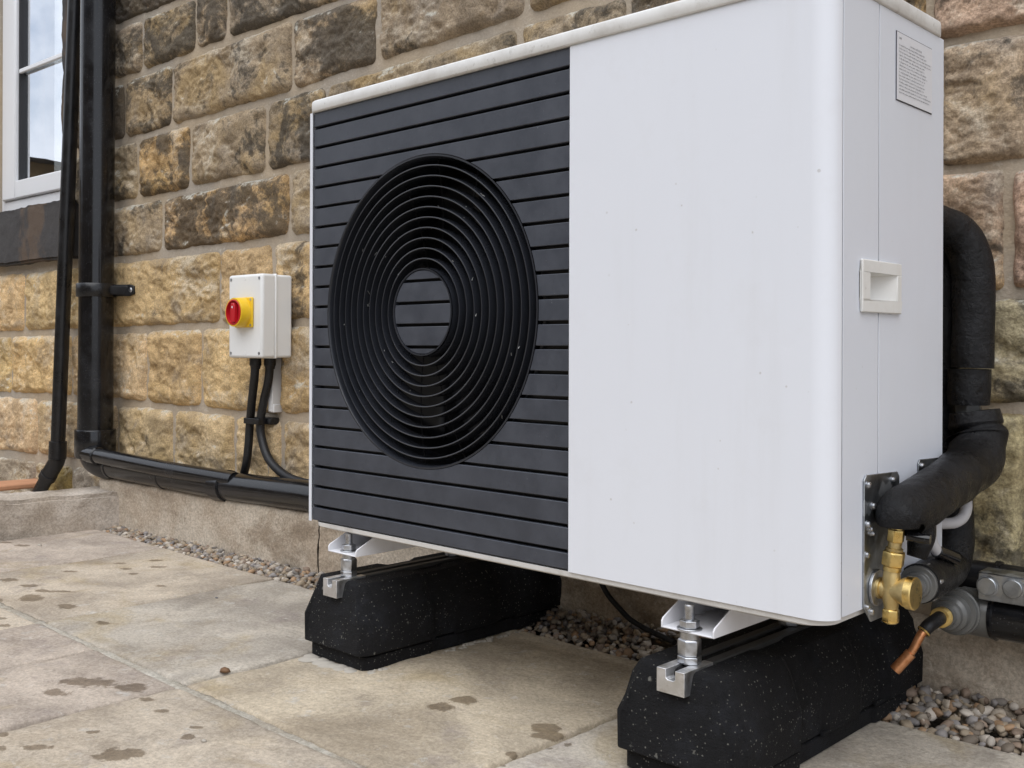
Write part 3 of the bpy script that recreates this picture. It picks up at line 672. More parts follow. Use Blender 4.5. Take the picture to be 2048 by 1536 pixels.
# ---- kerb, clay gully, slate offcut
kp0 = PZ(0, 1078, 0); kp1 = PZ(245, 1056, 0); kh = PX(120, 993, -1.52)[2]
d = (kp1 - kp0); d /= np.linalg.norm(d); kang = math.atan2(d[1], d[0])
kl = np.linalg.norm(kp1 - kp0) + .012
ka_ = PZ(60, 994, kh); kb_ = PZ(60, 979, kh); KD = abs((kb_ - ka_) @ np.array([-d[1], d[0], 0]))
print('kerb', KD, kh)
kb = roughbox('kerb', (-1.4, 0.002, -.05), (kl, KD, kh), MAT['kerb'], .007, .012, .012)
kb.location = kp0; kb.rotation_euler = (0, 0, kang); tag(kb, 'low weathered concrete kerb meeting the house wall at the left', 'kerb')
V = MB()
g0 = PZ(-20, 986, .06); g1 = PZ(122, 972, .06)
V.prism([g0 + (-.02, 0, 0), g1 + (0.0, 0, 0), g1 + (-.12, .03, .0), g0 + (-.15, .05, 0)], (0, 0, .02)); gl_ = V.build('clay_tile', MAT['clay'], None, .006)
tag(gl_, 'orange terracotta tile lying behind the concrete kerb', 'tile')
V = MB(); V.box((-3.3, -1.2, -.06), (-1.64, .5, .012)); tag(V.build('path', MAT['kerb']), kind='structure')
V = MB(); a = SZ(352, 934, .05); b = SZ(484, 946, .05)
q = [wpt(a[0], .075, 0), wpt(b[0], .075, 0), wpt(b[0] - .02, .006, 0), wpt(a[0] - .04, .006, 0)]
zz = pz + .012
V.add([p_ + (0, 0, zz) for p_ in q] + [q[0] + (0, 0, zz + .012), q[1] + (0, 0, zz + .03), q[2] + (0, 0, zz + .034), q[3] + (0, 0, zz + .016)], [(3, 2, 1, 0), (4, 5, 6, 7), (0, 1, 5, 4), (1, 2, 6, 5), (2, 3, 7, 6), (3, 0, 4, 7)])
tag(V.build('slate_offcut', MAT['slate'], None, .003), 'flat slate wedge lying on the ledge behind the horizontal pipe', 'slate')

# ================================================================== HEAT PUMP
ZB, ZL, ZT, XR, DP = .240, .983, .9985, 1.024, .329
XS = .626; RC = .028
hp = empty('heat_pump', (0.5, .16, .19), 'large white air source heat pump with a dark grey slatted grille', 'heat pump')
def H(o): return under(o, hp)
def sweepz(path, z0, z1, th):                   # vertical sheet along a plan path (list of (x,y)), thickness inwards
    n = len(path); p = [np.array(q, float) for q in path]; inn = []
    for i in range(n):
        t = p[min(i + 1, n - 1)] - p[max(i - 1, 0)]; t /= np.linalg.norm(t); inn.append(p[i] + np.array([-t[1], t[0]]) * th)
    poly = [(q[0], q[1], z0) for q in p] + [(q[0], q[1], z0) for q in inn[::-1]]
    V = MB()
    for i in range(n - 1):
        quad = [poly[i], poly[i + 1], poly[2 * n - 2 - i], poly[2 * n - 1 - i]]
        v = quad + [(x, y, z1) for x, y, _ in quad]
        o = len(V.v); V.v += v
        V.f += [(o, o + 1, o + 5, o + 4), (o + 2, o + 3, o + 7, o + 6), (o + 3, o + 2, o + 1, o), (o + 4, o + 5, o + 6, o + 7)]
        if i == 0: V.f.append((o, o + 4, o + 7, o + 3))
        if i == n - 2: V.f.append((o + 1, o + 2, o + 6, o + 5))
    return V
def weld(o):
    bm = bmesh.new(); bm.from_mesh(o.data); bmesh.ops.remove_doubles(bm, verts=bm.verts, dist=1e-5); bmesh.ops.recalc_face_normals(bm, faces=bm.faces); bm.to_mesh(o.data); bm.free()
    o.data.polygons.foreach_set('use_smooth', np.ones(len(o.data.polygons), bool)); o.data.set_sharp_from_angle(angle=math.radians(38)); return o
arc = [(XR - RC + RC * math.sin(t), RC - RC * math.cos(t)) for t in np.linspace(0, math.pi / 2, 14)]
o = H(weld(sweepz([(XS + .0015, 0)] + arc[:-1] + [(XR, RC - .002)], ZB - .002, ZL - .001, .0012).build('front_panel', MAT['white'])))
# left post with rounded front edge and left side
la = [(.0 + .006 - .006 * math.cos(t), .006 - .006 * math.sin(t)) for t in np.linspace(0, math.pi / 2, 6)]
H(weld(sweepz([(0, DP), (0, .03)] + la + [(.0115, 0)], ZB - .002, ZL - .001, .0012).build('left_panel', MAT['white'])))
# right side panels with the notch for the hand hold
S2 = .1245; hy0, hy1, hz0, hz1 = .093, .170, .614, .648
def yz(pts, x, d): V = MB(); V.prism([(x, a, b) for a, b in pts], (d, 0, 0)); return V
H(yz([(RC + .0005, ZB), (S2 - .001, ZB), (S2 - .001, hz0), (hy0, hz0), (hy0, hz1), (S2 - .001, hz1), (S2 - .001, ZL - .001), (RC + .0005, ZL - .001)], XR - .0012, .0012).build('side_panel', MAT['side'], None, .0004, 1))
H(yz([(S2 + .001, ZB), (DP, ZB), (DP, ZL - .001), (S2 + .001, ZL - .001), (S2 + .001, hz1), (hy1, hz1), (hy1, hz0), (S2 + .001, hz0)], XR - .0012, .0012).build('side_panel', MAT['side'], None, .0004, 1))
V = MB(); V.box((XR - .012, S2 - .006, ZB), (XR - .004, S2 + .006, hz0 - .006)); V.box((XR - .012, S2 - .006, hz1 + .006), (XR - .004, S2 + .006, ZL - .002)); V.box((XR - .012, RC - .006, ZB), (XR - .004, RC + .006, ZL - .002))
H(V.build('seam_backing', MAT['dark']))
V = MB(); V.box((.001, DP, ZB), (XR - .0013, DP + .0012, ZL - .001)); H(V.build('back_panel', MAT['white']))
# lid: shallow cap with rounded corners, curved top edge, lip hanging 22 mm
def rrect(x0, x1, y0, y1, r, n=8):
    P = []
    for (cx, cy, a0) in ((x1 - r, y0 + r, -90), (x1 - r, y1 - r, 0), (x0 + r, y1 - r, 90), (x0 + r, y0 + r, 180)):
        for k in range(n + 1):
            a = math.radians(a0 + 90 * k / n); P.append((cx + r * math.cos(a), cy + r * math.sin(a)))
    return P
V = MB(); rings = [(.0015, ZL - .0005, 0), (0, ZL + .001, 0), (0, ZT + .001, 0), (.0008, ZT + .003, 0), (.0028, ZT + .0045, 0), (.006, ZT + .0052, 0), (.05, ZT + .007, 0)]
lp = []
for (ins, z, _) in rings: lp.append([(x, y, z) for x, y in rrect(-.0035 + ins, XR + .0035 - ins, -.0045 + ins, DP + .004 - ins, .028 - min(ins, .02) if True else 0)])
n = len(lp[0]); vv = [p for l in lp for p in l]; ff = [(i * n + k, i * n + (k + 1) % n, (i + 1) * n + (k + 1) % n, (i + 1) * n + k) for i in range(len(lp) - 1) for k in range(n)]
ff.append(tuple(range((len(lp) - 1) * n, len(lp) * n))); ff.append(tuple(range(n))[::-1]); V.add(vv, ff)
H(V.build('lid', MAT['lid'], None, 0, 2, 50))
# base pan below the panels
V = MB(); lp = []
for (ins, z) in ((.001, ZB - .0025), (.002, ZB - .0095), (.018, ZB - .0155), (.06, ZB - .018)):
    lp.append([(x, y, z) for x, y in rrect(.006 + ins, XR - .006 - ins, .002 + ins, DP - .004 - ins, .03)])
vv = [p for l in lp for p in l]; ff = [(i * n + k, i * n + (k + 1) % n, (i + 1) * n + (k + 1) % n, (i + 1) * n + k) for i in range(len(lp) - 1) for k in range(n)]
ff.append(tuple(range((len(lp) - 1) * n, len(lp) * n))); ff.append(tuple(range(n))[::-1]); V.add(vv, ff)
H(V.build('base_pan', MAT['pan'], None, 0, 2, 50))
# slatted grille: 21 slats in front of a dark backing, cut round the fan mouth
FX, FZ, FR, RD = .311, .6125, .2555, .0715
SP = .0362; Z0 = PY(628, 256.7, 0)[2]; SLH = .0052
zs = [ZL - .0015] + [Z0 - SP * k for k in range(20)] + [ZB + .0]
SX0, SX1, SY = .0125, XS - .0012, .0025
def slat_shape(za, zb_):
    """polygons (x,z) of one slat between heights zb_<za with the round mouth taken out"""
    N = 24; zz_ = np.linspace(zb_, za, N); out = []
    cut = [(max(0, FR * FR - (z - FZ) ** 2)) ** .5 for z in zz_]
    if max(cut) == 0: return [[(SX0, zb_), (SX1, zb_), (SX1, za), (SX0, za)]]
    if min(cut) > 0:
        out.append([(SX0, zb_)] + [(FX - c, z) for c, z in zip(cut, zz_)] + [(SX0, za)])
        out.append([(SX1, zb_)] + [(SX1, za)] + [(FX + c, z) for c, z in zip(cut[::-1], zz_[::-1])])
        return out
    # the mouth only bites into this slat
    up = zb_ > FZ
    zc = zb_ if up else za; c = (FR * FR - (zc - FZ) ** 2) ** .5
    a0 = math.atan2(zc - FZ, c); a1 = (math.pi if up else -math.pi) - a0
    arc_ = [(FX + FR * math.cos(t), FZ + FR * math.sin(t)) for t in np.linspace(a0, a1, 40)]     # from right to left
    if up: out.append([(SX0, za), (SX0, zb_)] + arc_[::-1] + [(SX1, zb_), (SX1, za)])
    else: out.append([(SX0, za)] + arc_[::-1] + [(SX1, za), (SX1, zb_), (SX0, zb_)])
    return out
for k in range(21):
    za = zs[k] - (SLH / 2 if k else 0); zb_ = zs[k + 1] + (SLH / 2 if k < 20 else 0)
    for pl in slat_shape(za, zb_):
        V = MB(); V.prism([(x, SY, z) for x, z in pl], (0, .010, 0)); H(V.build('slat', MAT['graph'], None, .0011, 2))
# slot ends: the slats hang between two upright rails; backing sheet with the round opening
V = MB(); V.box((SX0 - .0005, SY + .004, ZB), (SX0 + .004, SY + .016, ZL - .002)); H(V.build('grille_rail', MAT['graph'])); V = MB(); V.box((SX1 - .0035, SY + .004, ZB), (SX1 + .0008, SY + .016, ZL - .002)); H(V.build('grille_rail', MAT['graph']))
V = MB(); N = 96; o_ = []; i_ = []
for k in range(N):
    a = 2 * math.pi * k / N; c, s = math.cos(a), math.sin(a)
    tx = ((SX1 - FX) if c > 0 else (FX - SX0)) / max(abs(c), 1e-6); tz = ((ZL - FZ) if s > 0 else (FZ - ZB)) / max(abs(s), 1e-6); t = min(tx, tz)
    o_.append((FX + c * t, SY + .0135, FZ + s * t)); i_.append((FX + c * (FR + .0005), SY + .0135, FZ + s * (FR + .0005)))
V.add(o_ + i_, [(k, (k + 1) % N, N + (k + 1) % N, N + k) for k in range(N)]); H(V.build('grille_backing', MAT['fan']))
# round mouth wall and fan chamber
V = MB(); V.lathe((FX, SY - .0005, FZ), (0, 1, 0), [(.0, FR - .0004), (.0, FR - .0032), (.004, FR - .005), (.075, FR - .012), (.075, FR + .004), (.014, FR + .004), (.012, FR - .0003)], 128, cap=False); H(V.build('fan_shroud', MAT['ring'], None, 0))
V = MB(); V.lathe((FX, .078, FZ), (0, 1, 0), [(0, FR), (.12, FR), (.12, .001)], 64, cap=False); H(V.build('fan_chamber', MAT['dark']))
# guard rings: thin deep hoops
NR = 10; st_ = (FR - RD) / (NR + 1)
hoop = None
for k in range(NR):
    r = RD + st_ * (k + 1) - .001
    V = MB(); V.lathe((FX, SY + .0005, FZ), (0, 1, 0), [(.0004, r - .0010), (0, r), (.0004, r + .0010), (.020, r + .0016), (.024, r + .0012), (.024, r - .0004), (.020, r - .0004), (.0004, r - .0010)], 128, cap=False); H(V.build('guard_ring', MAT['ring'], None, 0))
# radial spokes behind the rings
V = MB()
for k in range(16):
    a = 2 * math.pi * k / 16 + .12
    c, s = math.cos(a), math.sin(a); pts = []
    for q in range(9):
        t = q / 8; r = RD + (FR - .004 - RD) * t; b = a + .22 * t
        pts.append((FX + r * math.cos(b), .0245, FZ + r * math.sin(b)))
    V.tube(pts, .0011, 6)
H(V.build('guard_spoke', MAT['dark']))
V = MB(); dr_ = random.Random(21)
for k in range(44):
    a = dr_.uniform(0, 6.283); j = dr_.randint(0, NR - 1); r = RD + st_ * (j + 1) - .001 + dr_.choice((-.0016, .0022)); y = SY + dr_.uniform(.001, .012); L = dr_.uniform(.0012, .0042); w = dr_.uniform(.0003, .0008)
    c, s = math.cos(a), math.sin(a); t = dr_.uniform(-1, 1); p = np.array([FX + r * c, y, FZ + r * s]); u_ = np.array([-s, t, c]) * L; v_ = np.array([c, 0, s]) * w
    V.add([p - u_ - v_, p + u_ - v_, p + u_ + v_, p - u_ + v_, p - u_ * .6 - v_ + (0, -.0006, 0), p + u_ * .6 + v_ + (0, -.0006, 0)], [(0, 1, 2, 3), (0, 1, 4), (1, 2, 5), (2, 3, 5), (3, 0, 4)])
tag(H(V.build('debris', MAT['chaff'], None, 0, 2, 0)), kind='stuff')
# centre disc: rim plus pieces of slat
V = MB(); V.lathe((FX, SY - .0012, FZ), (0, 1, 0), [(0, RD), (0, RD - .0022), (.003, RD - .003), (.026, RD - .003), (.030, RD + .002), (.024, RD + .0026), (.003, RD + .0005)], 96, cap=False); H(V.build('hub_rim', MAT['ring'], None, 0))
V = MB(); V.lathe((FX, SY + .011, FZ), (0, 1, 0), [(0, RD - .002), (.004, RD - .002)], 64); H(V.build('hub_backing', MAT['dark']))
RH = RD - .0034
for k in range(21):
    za = zs[k] - SLH / 2; zb_ = zs[k + 1] + SLH / 2
    a = min(za, FZ + RH - .0005); b = max(zb_, FZ - RH + .0005)
    if a - b < .004: continue
    zz_ = np.linspace(b, a, 20); w = [max(RH * RH - (z - FZ) ** 2, 1e-8) ** .5 for z in zz_]
    V = MB(); V.prism([(FX + c, SY, z) for c, z in zip(w, zz_)] + [(FX - c, SY, z) for c, z in zip(w[::-1], zz_[::-1])], (0, .010, 0)); H(V.build('hub_slat', MAT['graph'], None, .0008, 1))
# fan behind the guard
V = MB()
for k in range(5):
    a0 = 2 * math.pi * k / 5; v = []; f = []
    for i in range(9):
        r = .05 + (FR - .03 - .05) * i / 8
        for j in range(7):
            a = a0 + (j / 6 - .5) * (.95 - .25 * i / 8) + .35 * i / 8
            v.append((FX + r * math.cos(a), .062 + .045 * (j / 6), FZ + r * math.sin(a)))
    for i in range(8):
        for j in range(6): f.append((i * 7 + j, (i + 1) * 7 + j, (i + 1) * 7 + j + 1, i * 7 + j + 1))
    V.add(v, f)
V.lathe((FX, .055, FZ), (0, 1, 0), [(0, .05), (.005, .058), (.06, .06)], 40)
fb_ = H(V.build('fan_blade', MAT['fan'])); md = fb_.modifiers.new('t', 'SOLIDIFY'); md.thickness = .003
# hand hold
hd = empty('hand_hold'); hd.parent = None; H(hd)
def HH(o): o.parent = hd; return o
V = MB(); y0, y1, z0, z1 = .0715, .183, .599, .663
x1 = XR + .0045
V.prism([(XR + .0003, y0, z0), (XR + .0003, y1, z0), (XR + .0003, y1, hz0), (XR + .0003, y0, hz0)], (.0042, 0, 0)); V.prism([(XR + .0003, y0, hz1), (XR + .0003, y1, hz1), (XR + .0003, y1, z1), (XR + .0003, y0, z1)], (.0042, 0, 0))
V.prism([(XR + .0003, y0, hz0), (XR + .0003, hy0, hz0), (XR + .0003, hy0, hz1), (XR + .0003, y0, hz1)], (.0042, 0, 0)); V.prism([(XR + .0003, hy1, hz0), (XR + .0003, y1, hz0), (XR + .0003, y1, hz1), (XR + .0003, hy1, hz1)], (.0042, 0, 0))
fr_ = V.build('frame', MAT['handle']); bm = bmesh.new(); bm.from_mesh(fr_.data); bmesh.ops.remove_doubles(bm, verts=bm.verts, dist=1e-5)
inner = [f for f in bm.faces if len([1 for g in bm.faces if g is not f and (g.calc_center_median() - f.calc_center_median()).length < 1e-5])]
bmesh.ops.delete(bm, geom=inner, context='FACES'); bmesh.ops.recalc_face_normals(bm, faces=bm.faces); bm.to_mesh(fr_.data); bm.free()
md = fr_.modifiers.new('bevel', 'BEVEL'); md.width = .0014; md.segments = 2; md.limit_method = 'ANGLE'; HH(fr_)
V = MB(); xi = XR - .026
a = [(XR + .003, hy0, hz0), (XR + .003, hy1, hz0), (XR + .003, hy1, hz1), (XR + .003, hy0, hz1)]; b = [(xi, hy0 + .002, hz0 + .003), (xi + .002, hy0 + .03, hz0 + .003), (xi + .002, hy0 + .03, hz1 - .003), (xi, hy0 + .002, hz1 - .003)]
V.add(a + b, [(0, 1, 5, 4), (1, 2, 6, 5), (2, 3, 7, 6), (3, 0, 4, 7), (4, 5, 6, 7)]); HH(V.build('recess', MAT['handle'], None, 0, 2, 30))
# rating label with print
lab = empty('rating_label'); H(lab)
ly0, ly1, lz0, lz1 = .173, .2845, .8725, .9585
V = MB(); V.prism([(XR + .0003, ly0 - .0012, lz0 - .0012), (XR + .0003, ly1 + .0012, lz0 - .0012), (XR + .0003, ly1 + .0012, lz1 + .0012), (XR + .0003, ly0 - .0012, lz1 + .0012)], (.0006, 0, 0)); V.build('border', MAT['ink'], lab)
V = MB(); V.prism([(XR + .0011, ly0, lz0), (XR + .0011, ly1, lz0), (XR + .0011, ly1, lz1), (XR + .0011, ly0, lz1)], (.0006, 0, 0)); V.build('plate', MAT['labelw'], lab)
V = MB(); rl = random.Random(9); nl = 17
def mark(y, z, w, h):
    V.add([(XR + .0021, y, z), (XR + .0021, y + w, z), (XR + .0021, y + w, z + h), (XR + .0021, y, z + h)], [(0, 1, 2, 3)])
for k in range(nl):
    z = lz1 - .008 - k * .0043; y = ly0 + .005; end = ly1 - (rl.uniform(.004, .03) if k else .05)
    if k == 1: y = ly0 + .04; end = ly0 + .075
    if k == 0: end = y + .008
    while y < end:
        wlen = rl.randint(2, 9)
        for _ in range(wlen):
            if y > end: break
            h = rl.choice((.0013, .0013, .0019)) * (1.3 if k < 2 else 1); mark(y, z, .0004, h)
            if rl.random() < .6: mark(y + .0004, z + rl.choice((0, .0008)), .0006, .0005)
            y += .00135
        y += .0013
V.build('print', MAT['ink'], lab, sharp=0)
# galvanised service plates with screws
def plate(pts, nm, screws, x=XR + .0006, th=.0022):
    pl_ = empty(nm); H(pl_)
    V = MB(); V.prism([(x, a, b) for a, b in pts], (th, 0, 0)); V.build('plate', MAT['galv'], pl_, .0007, 2)
    for (y, z, r) in screws:
        V = MB(); V.lathe((x + th, y, z), (1, 0, 0), [(0, r * 1.25), (.0008, r * 1.25), (.001, r * .95), (.0034, r * .85), (.0044, r * .5), (.0044, .0001)], 16); V.build('screw', MAT['zinc'], pl_)
    return pl_
def sp(px, py): p = PX(px, py, XR + .003); return (p[1], p[2])
sc = [(*sp(*q), .0042) for q in ((1736, 970), (1785, 960), (1746, 1012), (1775, 1005), (1735, 1049), (1733, 1110), (1742, 1224))] + [(*sp(*q), .003) for q in ((1739, 1058), (1743, 1067), (1732, 1214))]
py0, py1 = .081, .182
plate([(py0, .242), (.101, .222), (.14, .222), (py1, .255), (py1, .393), (py1 - .006, .399), (py0 + .006, .402), (py0, .396)], 'service_plate', sc)
plate([(.242, .33), (.316, .33), (.316, .402), (.311, .407), (.247, .409), (.242, .404)], 'service_plate', [(*sp(1843, 932), .0042), (*sp(1866, 930), .003)])
# brackets under the pan: white U channels with a clipped front, a bolt through each
def bracket(xc):
    br = empty('mounting_bracket', (xc, 0, 0)); w = .0405; t = .0025; z0 = .190; zt = ZB - .017
    V = MB(); prof = [(-.001, z0), (.30, z0), (.30, zt), (.046, zt), (.002, z0 + .013), (-.001, z0 + .009)]
    for s in (-1, 1):
        x = s * w; V.prism([(x if s > 0 else x, y, z) for y, z in prof], (-s * t, 0, 0))
    V.box((-w + t, -.001, z0), (w - t, .30, z0 + t))
    V.build('channel', MAT['bracket'], br, .0009, 2)
    return br
BY = .018
def hexnut(V, o, r, h, axis=(0, 0, 1), ch=.1, ph=.2):
    V.lathe(o, axis, [(0, r * (1 - ch * .6)), (h * .1, r), (h * .9, r), (h, r * (1 - ch))], 6, ph=ph); return V
def rubber_foot(xc):
    ft = empty('rubber_foot', (xc, .24, 0))
    yo = -.24
    def P_(y): return y + yo
    # lower block
    def loft(secs):
        V = MB(); n = len(secs[0]); v = [p for s in secs for p in s]
        f = [(i * n + k, i * n + (k + 1) % n, (i + 1) * n + (k + 1) % n, (i + 1) * n + k) for i in range(len(secs) - 1) for k in range(n)]
        f += [tuple(range(n))[::-1], tuple((len(secs) - 1) * n + k for k in range(n))]; V.add(v, f); return V
    def sec(y, hw, tw, z0, zm, z1, zt):
        return [(-hw, P_(y), z0), (hw, P_(y), z0), (hw * 1.012, P_(y), zm), (tw * 1.22, P_(y), z1), (tw, P_(y), zt), (-tw, P_(y), zt), (-tw * 1.22, P_(y), z1), (-hw * 1.012, P_(y), zm)]
    def low(y, hw): return [(-hw, P_(y), .0005), (hw, P_(y), .0005), (hw, P_(y), .024), (-hw, P_(y), .024)]
    V = loft([low(-.010, .066), low(-.008, .074), low(.006, .083), low(.14, .083), low(.146, .078), low(.36, .078), low(.366, .083), low(.51, .083), low(.522, .074)]); V.build('base_block', MAT['rubber'], ft, .004, 3)
    Y = [(-.0215, .074, .049, -.006), (-.019, .081, .054, -.002), (.002, .0885, .061, 0), (.130, .0885, .061, 0), (.150, .079, .053, -.004), (.205, .079, .053, -.004), (.220, .0835, .057, -.001), (.310, .0835, .057, -.001), (.325, .079, .053, -.004), (.380, .079, .053, -.004), (.398, .0885, .061, 0), (.515, .0885, .061, 0), (.528, .080, .052, -.004)]
    secs = []
    for (y, hw, tw, dz) in Y:
        s = sec(y, hw, tw, .0275, .075, .125 + dz, .1455 + dz)
        if y < -.01: s = [(x, yy + (.016 if z > .12 else .008 if z > .1 else 0), z) for x, yy, z in s]
        secs.append(s)
    V = loft(secs); V.build('upper_block', MAT['rubber'], ft, .006, 3)
    for s in (-1, 1):
        V = MB()
        for (a, b) in ((.02, .15), (.2, .31), (.36, .48)): V.box((s * .084, P_(a), .026), (s * .0795, P_(b), .0315))
        V.build('joint_lug', MAT['rubber'], ft, .001)
    # slotted aluminium rail let into the top
    V = MB(); pr = [(-.0195, .118), (.0195, .118), (.0195, .1488), (.0065, .1488), (.0065, .1375), (.004, .1355), (-.004, .1355), (-.0065, .1375), (-.0065, .1488), (-.0195, .1488)]
    V.prism([(x, P_(-.0235), z) for x, z in pr], (0, .064, 0)); rail = V.build('rail', MAT['alu'], ft, .0006, 2)
    V = MB(); V.prism([(x * .98, P_(.0407), z - .0004) for x, z in pr], (0, .47, 0)); V.build('rail', MAT['raildark'], ft, .0006, 2)
    for y in (BY, .27):
        V = MB(); V.lathe((0, P_(y), .1365), (0, 0, 1), [(0, .0062), (.0865, .0062), (.088, .005)], 24); V.build('threaded_rod', MAT['zinc'], ft, .0, 2)
        V = MB(); hexnut(V, (0, P_(y), .1490), .0150, .010); V.build('lock_nut', MAT['zinc'], ft, .0006, 2)
        V = MB(); hexnut(V, (0, P_(y), .1592), .0146, .0215); V.lathe((0, P_(y), .1808), (0, 0, 1), [(0, .0095), (.0090, .0095)], 24); V.build('levelling_nut', MAT['zinc'], ft, .0007, 2)
        V = MB(); V.lathe((0, P_(y), .1927), (0, 0, 1), [(0, .0155), (.0016, .0155), (.0018, .0148)], 28); hexnut(V, (0, P_(y), .1946), .0125, .0105, ch=.22); V.build('flange_nut', MAT['zinc'], ft, .0005, 2)
        V = MB(); V.lathe((0, P_(y), .178), (0, 0, 1), [(0, .0115), (.0115, .0115)], 28); V.build('washer', MAT['zinc'], ft)
    return ft
XF1, XF2 = .104, .828
b1 = bracket(XF1); b2 = copy_tree(b1); b2.location.x = XF2; H(b1); H(b2)
f1 = rubber_foot(XF1 - .004); f2 = copy_tree(f1); f2.location.x = XF2 - .004; f2.scale = (1.08, 1.03, 1)
tag(f1, 'black rubber support block under the grille end of the heat pump', 'support foot', 'rubber feet carrying the heat pump')
tag(f2, 'black rubber support block under the brass valve end of the heat pump', 'support foot', 'rubber feet carrying the heat pump')
# spilt mortar skirts at the left foot
V = MB()
for k in range(40):
    t = k / 39; x = XF1 + .083 + RNG.uniform(-.004, .012); y = .0 + t * .36
    V.lathe((x, y, -.001), (.2, .1, 1), [(0, RNG.uniform(.003, .011)), (RNG.uniform(.001, .003), RNG.uniform(.002, .007)), (.0035, .001)], 9, ph=RNG.uniform(0, 3))
for k in range(12): V.lathe((XF1 - .07 + k * .011, -.016 + RNG.uniform(-.014, .006), -.001), (0, 0, 1), [(0, RNG.uniform(.01, .02)), (.002, .008), (.0028, .001)], 9, ph=RNG.uniform(0, 3))
tag(V.build('mortar_spill', MAT['grout'], None, 0, 2, 60), 'crumbs of pale mortar spilt round the base of a rubber foot', 'mortar', kind='stuff')

# ================================================================== DRAINPIPES AND SWITCH
def clip_ring(V, c, ax_, r, h): V.lathe(c, ax_, [(-h / 2, r), (-h / 2, r + .004), (-h / 2 + .003, r + .006), (h / 2 - .003, r + .006), (h / 2, r + .004), (h / 2, r)], 40, cap=False)
OFF = .085
dpt = PW(197.5, -160, OFF); dpb = PW(190.5, 880, OFF)
ax_ = (dpb - dpt) / np.linalg.norm(dpb - dpt)
dp = empty('downpipe', dpb, 'thick black plastic downpipe turning along the wall towards the heat pump', 'drainpipe')
def D(o): return under(o, dp)
RP = .0535
zj = PW(193, 738, OFF)
def along(py): return dpt + ax_ * ((PW(193, py, OFF)[2] - dpt[2]) / ax_[2])
V = MB(); V.lathe(dpt - ax_ * .6, ax_, [(0, RP - .001), (np.linalg.norm(along(740) - dpt) + .6, RP - .001)], 48); D(V.build('pipe', MAT['pvc']))
V = MB(); L_ = np.linalg.norm(along(862) - along(738)); V.lathe(along(738), ax_, [(0, RP - .003), (.0018, RP - .003), (.0028, RP - .0002), (L_, RP)], 48); D(V.build('pipe', MAT['pvc']))
V = MB(); V.lathe(along(858), ax_, [(0, RP + .001), (.001, RP + .007), (.004, RP + .0085), (.086, RP + .0085), (.09, RP + .006), (.09, RP)], 48); D(V.build('socket', MAT['pvc'], None, 0))
V = MB(); cc = along(581); clip_ring(V, cc, (0, 0, 1), RP + .0005, .042); cr_ = D(V.build('pipe_clip', MAT['pvcdull'], None, 0))
V = MB(); a = np.array(cc); 
s_c = (cc - W0) @ WT
V.prism([wpt(s_c + .046, .058, cc[2] - .018), wpt(s_c + .105, .030, cc[2] - .018), wpt(s_c + .128, .030, cc[2] - .012), wpt(s_c + .128, .030, cc[2] + .012), wpt(s_c + .105, .030, cc[2] + .018), wpt(s_c + .046, .058, cc[2] + .018)], tuple(WN * .014)); V.prism([wpt(s_c + .05, .075, cc[2] - .014), wpt(s_c + .1, .035, cc[2] - .014), wpt(s_c + .1, .035, cc[2] + .014), wpt(s_c + .05, .075, cc[2] + .014)], tuple(WN * .004)); arm = D(V.build('clip_arm', MAT['pvcdull'], None, .002, 2))
V = MB(); V.lathe(wpt(s_c + .114, .0302, cc[2]), tuple(-WN), [(0, .0085), (.002, .0085), (.004, .006), (.004, .0001)], 18); D(V.build('screw', MAT['zinc']))
# bend and long horizontal run
hz = [PW(333, 951, OFF - .012), PW(448, 971, OFF - .012), PW(616, 992, OFF - .012)]
h0 = PW(225, 928, OFF - .012); zr = hz[1][2]
run0 = wpt((h0 - W0) @ WT, OFF - .012, PW(225, 931, OFF - .012)[2]); 
e0 = along(884)
run1 = wpt((hz[2] - W0) @ WT + 1.0, OFF - .012, hz[2][2] - .01)
bend = [e0 + np.array([0, 0, .02]), e0, e0 * .55 + np.array([e0[0], e0[1], run0[2]]) * .45, e0 * .22 + np.array([e0[0], e0[1], run0[2]]) * .6 + run0 * .18, np.array([e0[0], e0[1], run0[2]]) * .35 + run0 * .65, run0]
V = MB(); V.tube(bend, [RP, RP, RP - .004, .048, .043, .041], 40, sm=6); D(V.build('bend', MAT['pvcdull']))
V = MB(); V.tube([run0, hz[0], hz[1], hz[2], run1], .0385, 48); D(V.build('pipe', MAT['pvc']))
dirh = (hz[2] - hz[1]) / np.linalg.norm(hz[2] - hz[1])
for (p_, w_, gr) in ((hz[0], .012, .0025), (hz[1] + dirh * .0, .05, .0055), (run0 + dirh * .0, .03, .003)):
    V = MB(); V.lathe(p_, dirh, [(-w_ / 2, .038), (-w_ / 2 + .001, .038 + gr), (w_ / 2 - .002, .038 + gr), (w_ / 2, .038)], 48, cap=False); D(V.build('coupling', MAT['pvc']))
# thinner pipe strapped along the front top of the run, with an end cap
wp0 = PW(172, 907, OFF + .035); wp1 = PW(330, 938, OFF + .022); wp2 = PW(470, 962, OFF + .0)
wst = empty('waste_pipe', wp0, 'thin black waste pipe with end cap lying along the thick horizontal pipe', 'waste pipe')
V = MB(); V.tube([wp0, wp1, wp2], .0235, 36); under(V.build('pipe', MAT['pvc']), wst)
dw = (wp1 - wp0) / np.linalg.norm(wp1 - wp0)
V = MB(); V.lathe(wp0 - dw * .003, dw, [(0, .018), (.003, .0245), (.035, .0255), (.037, .0255), (.0372, .0275), (.075, .0275), (.078, .0240)], 40); under(V.build('end_cap', MAT['pvc']), wst)
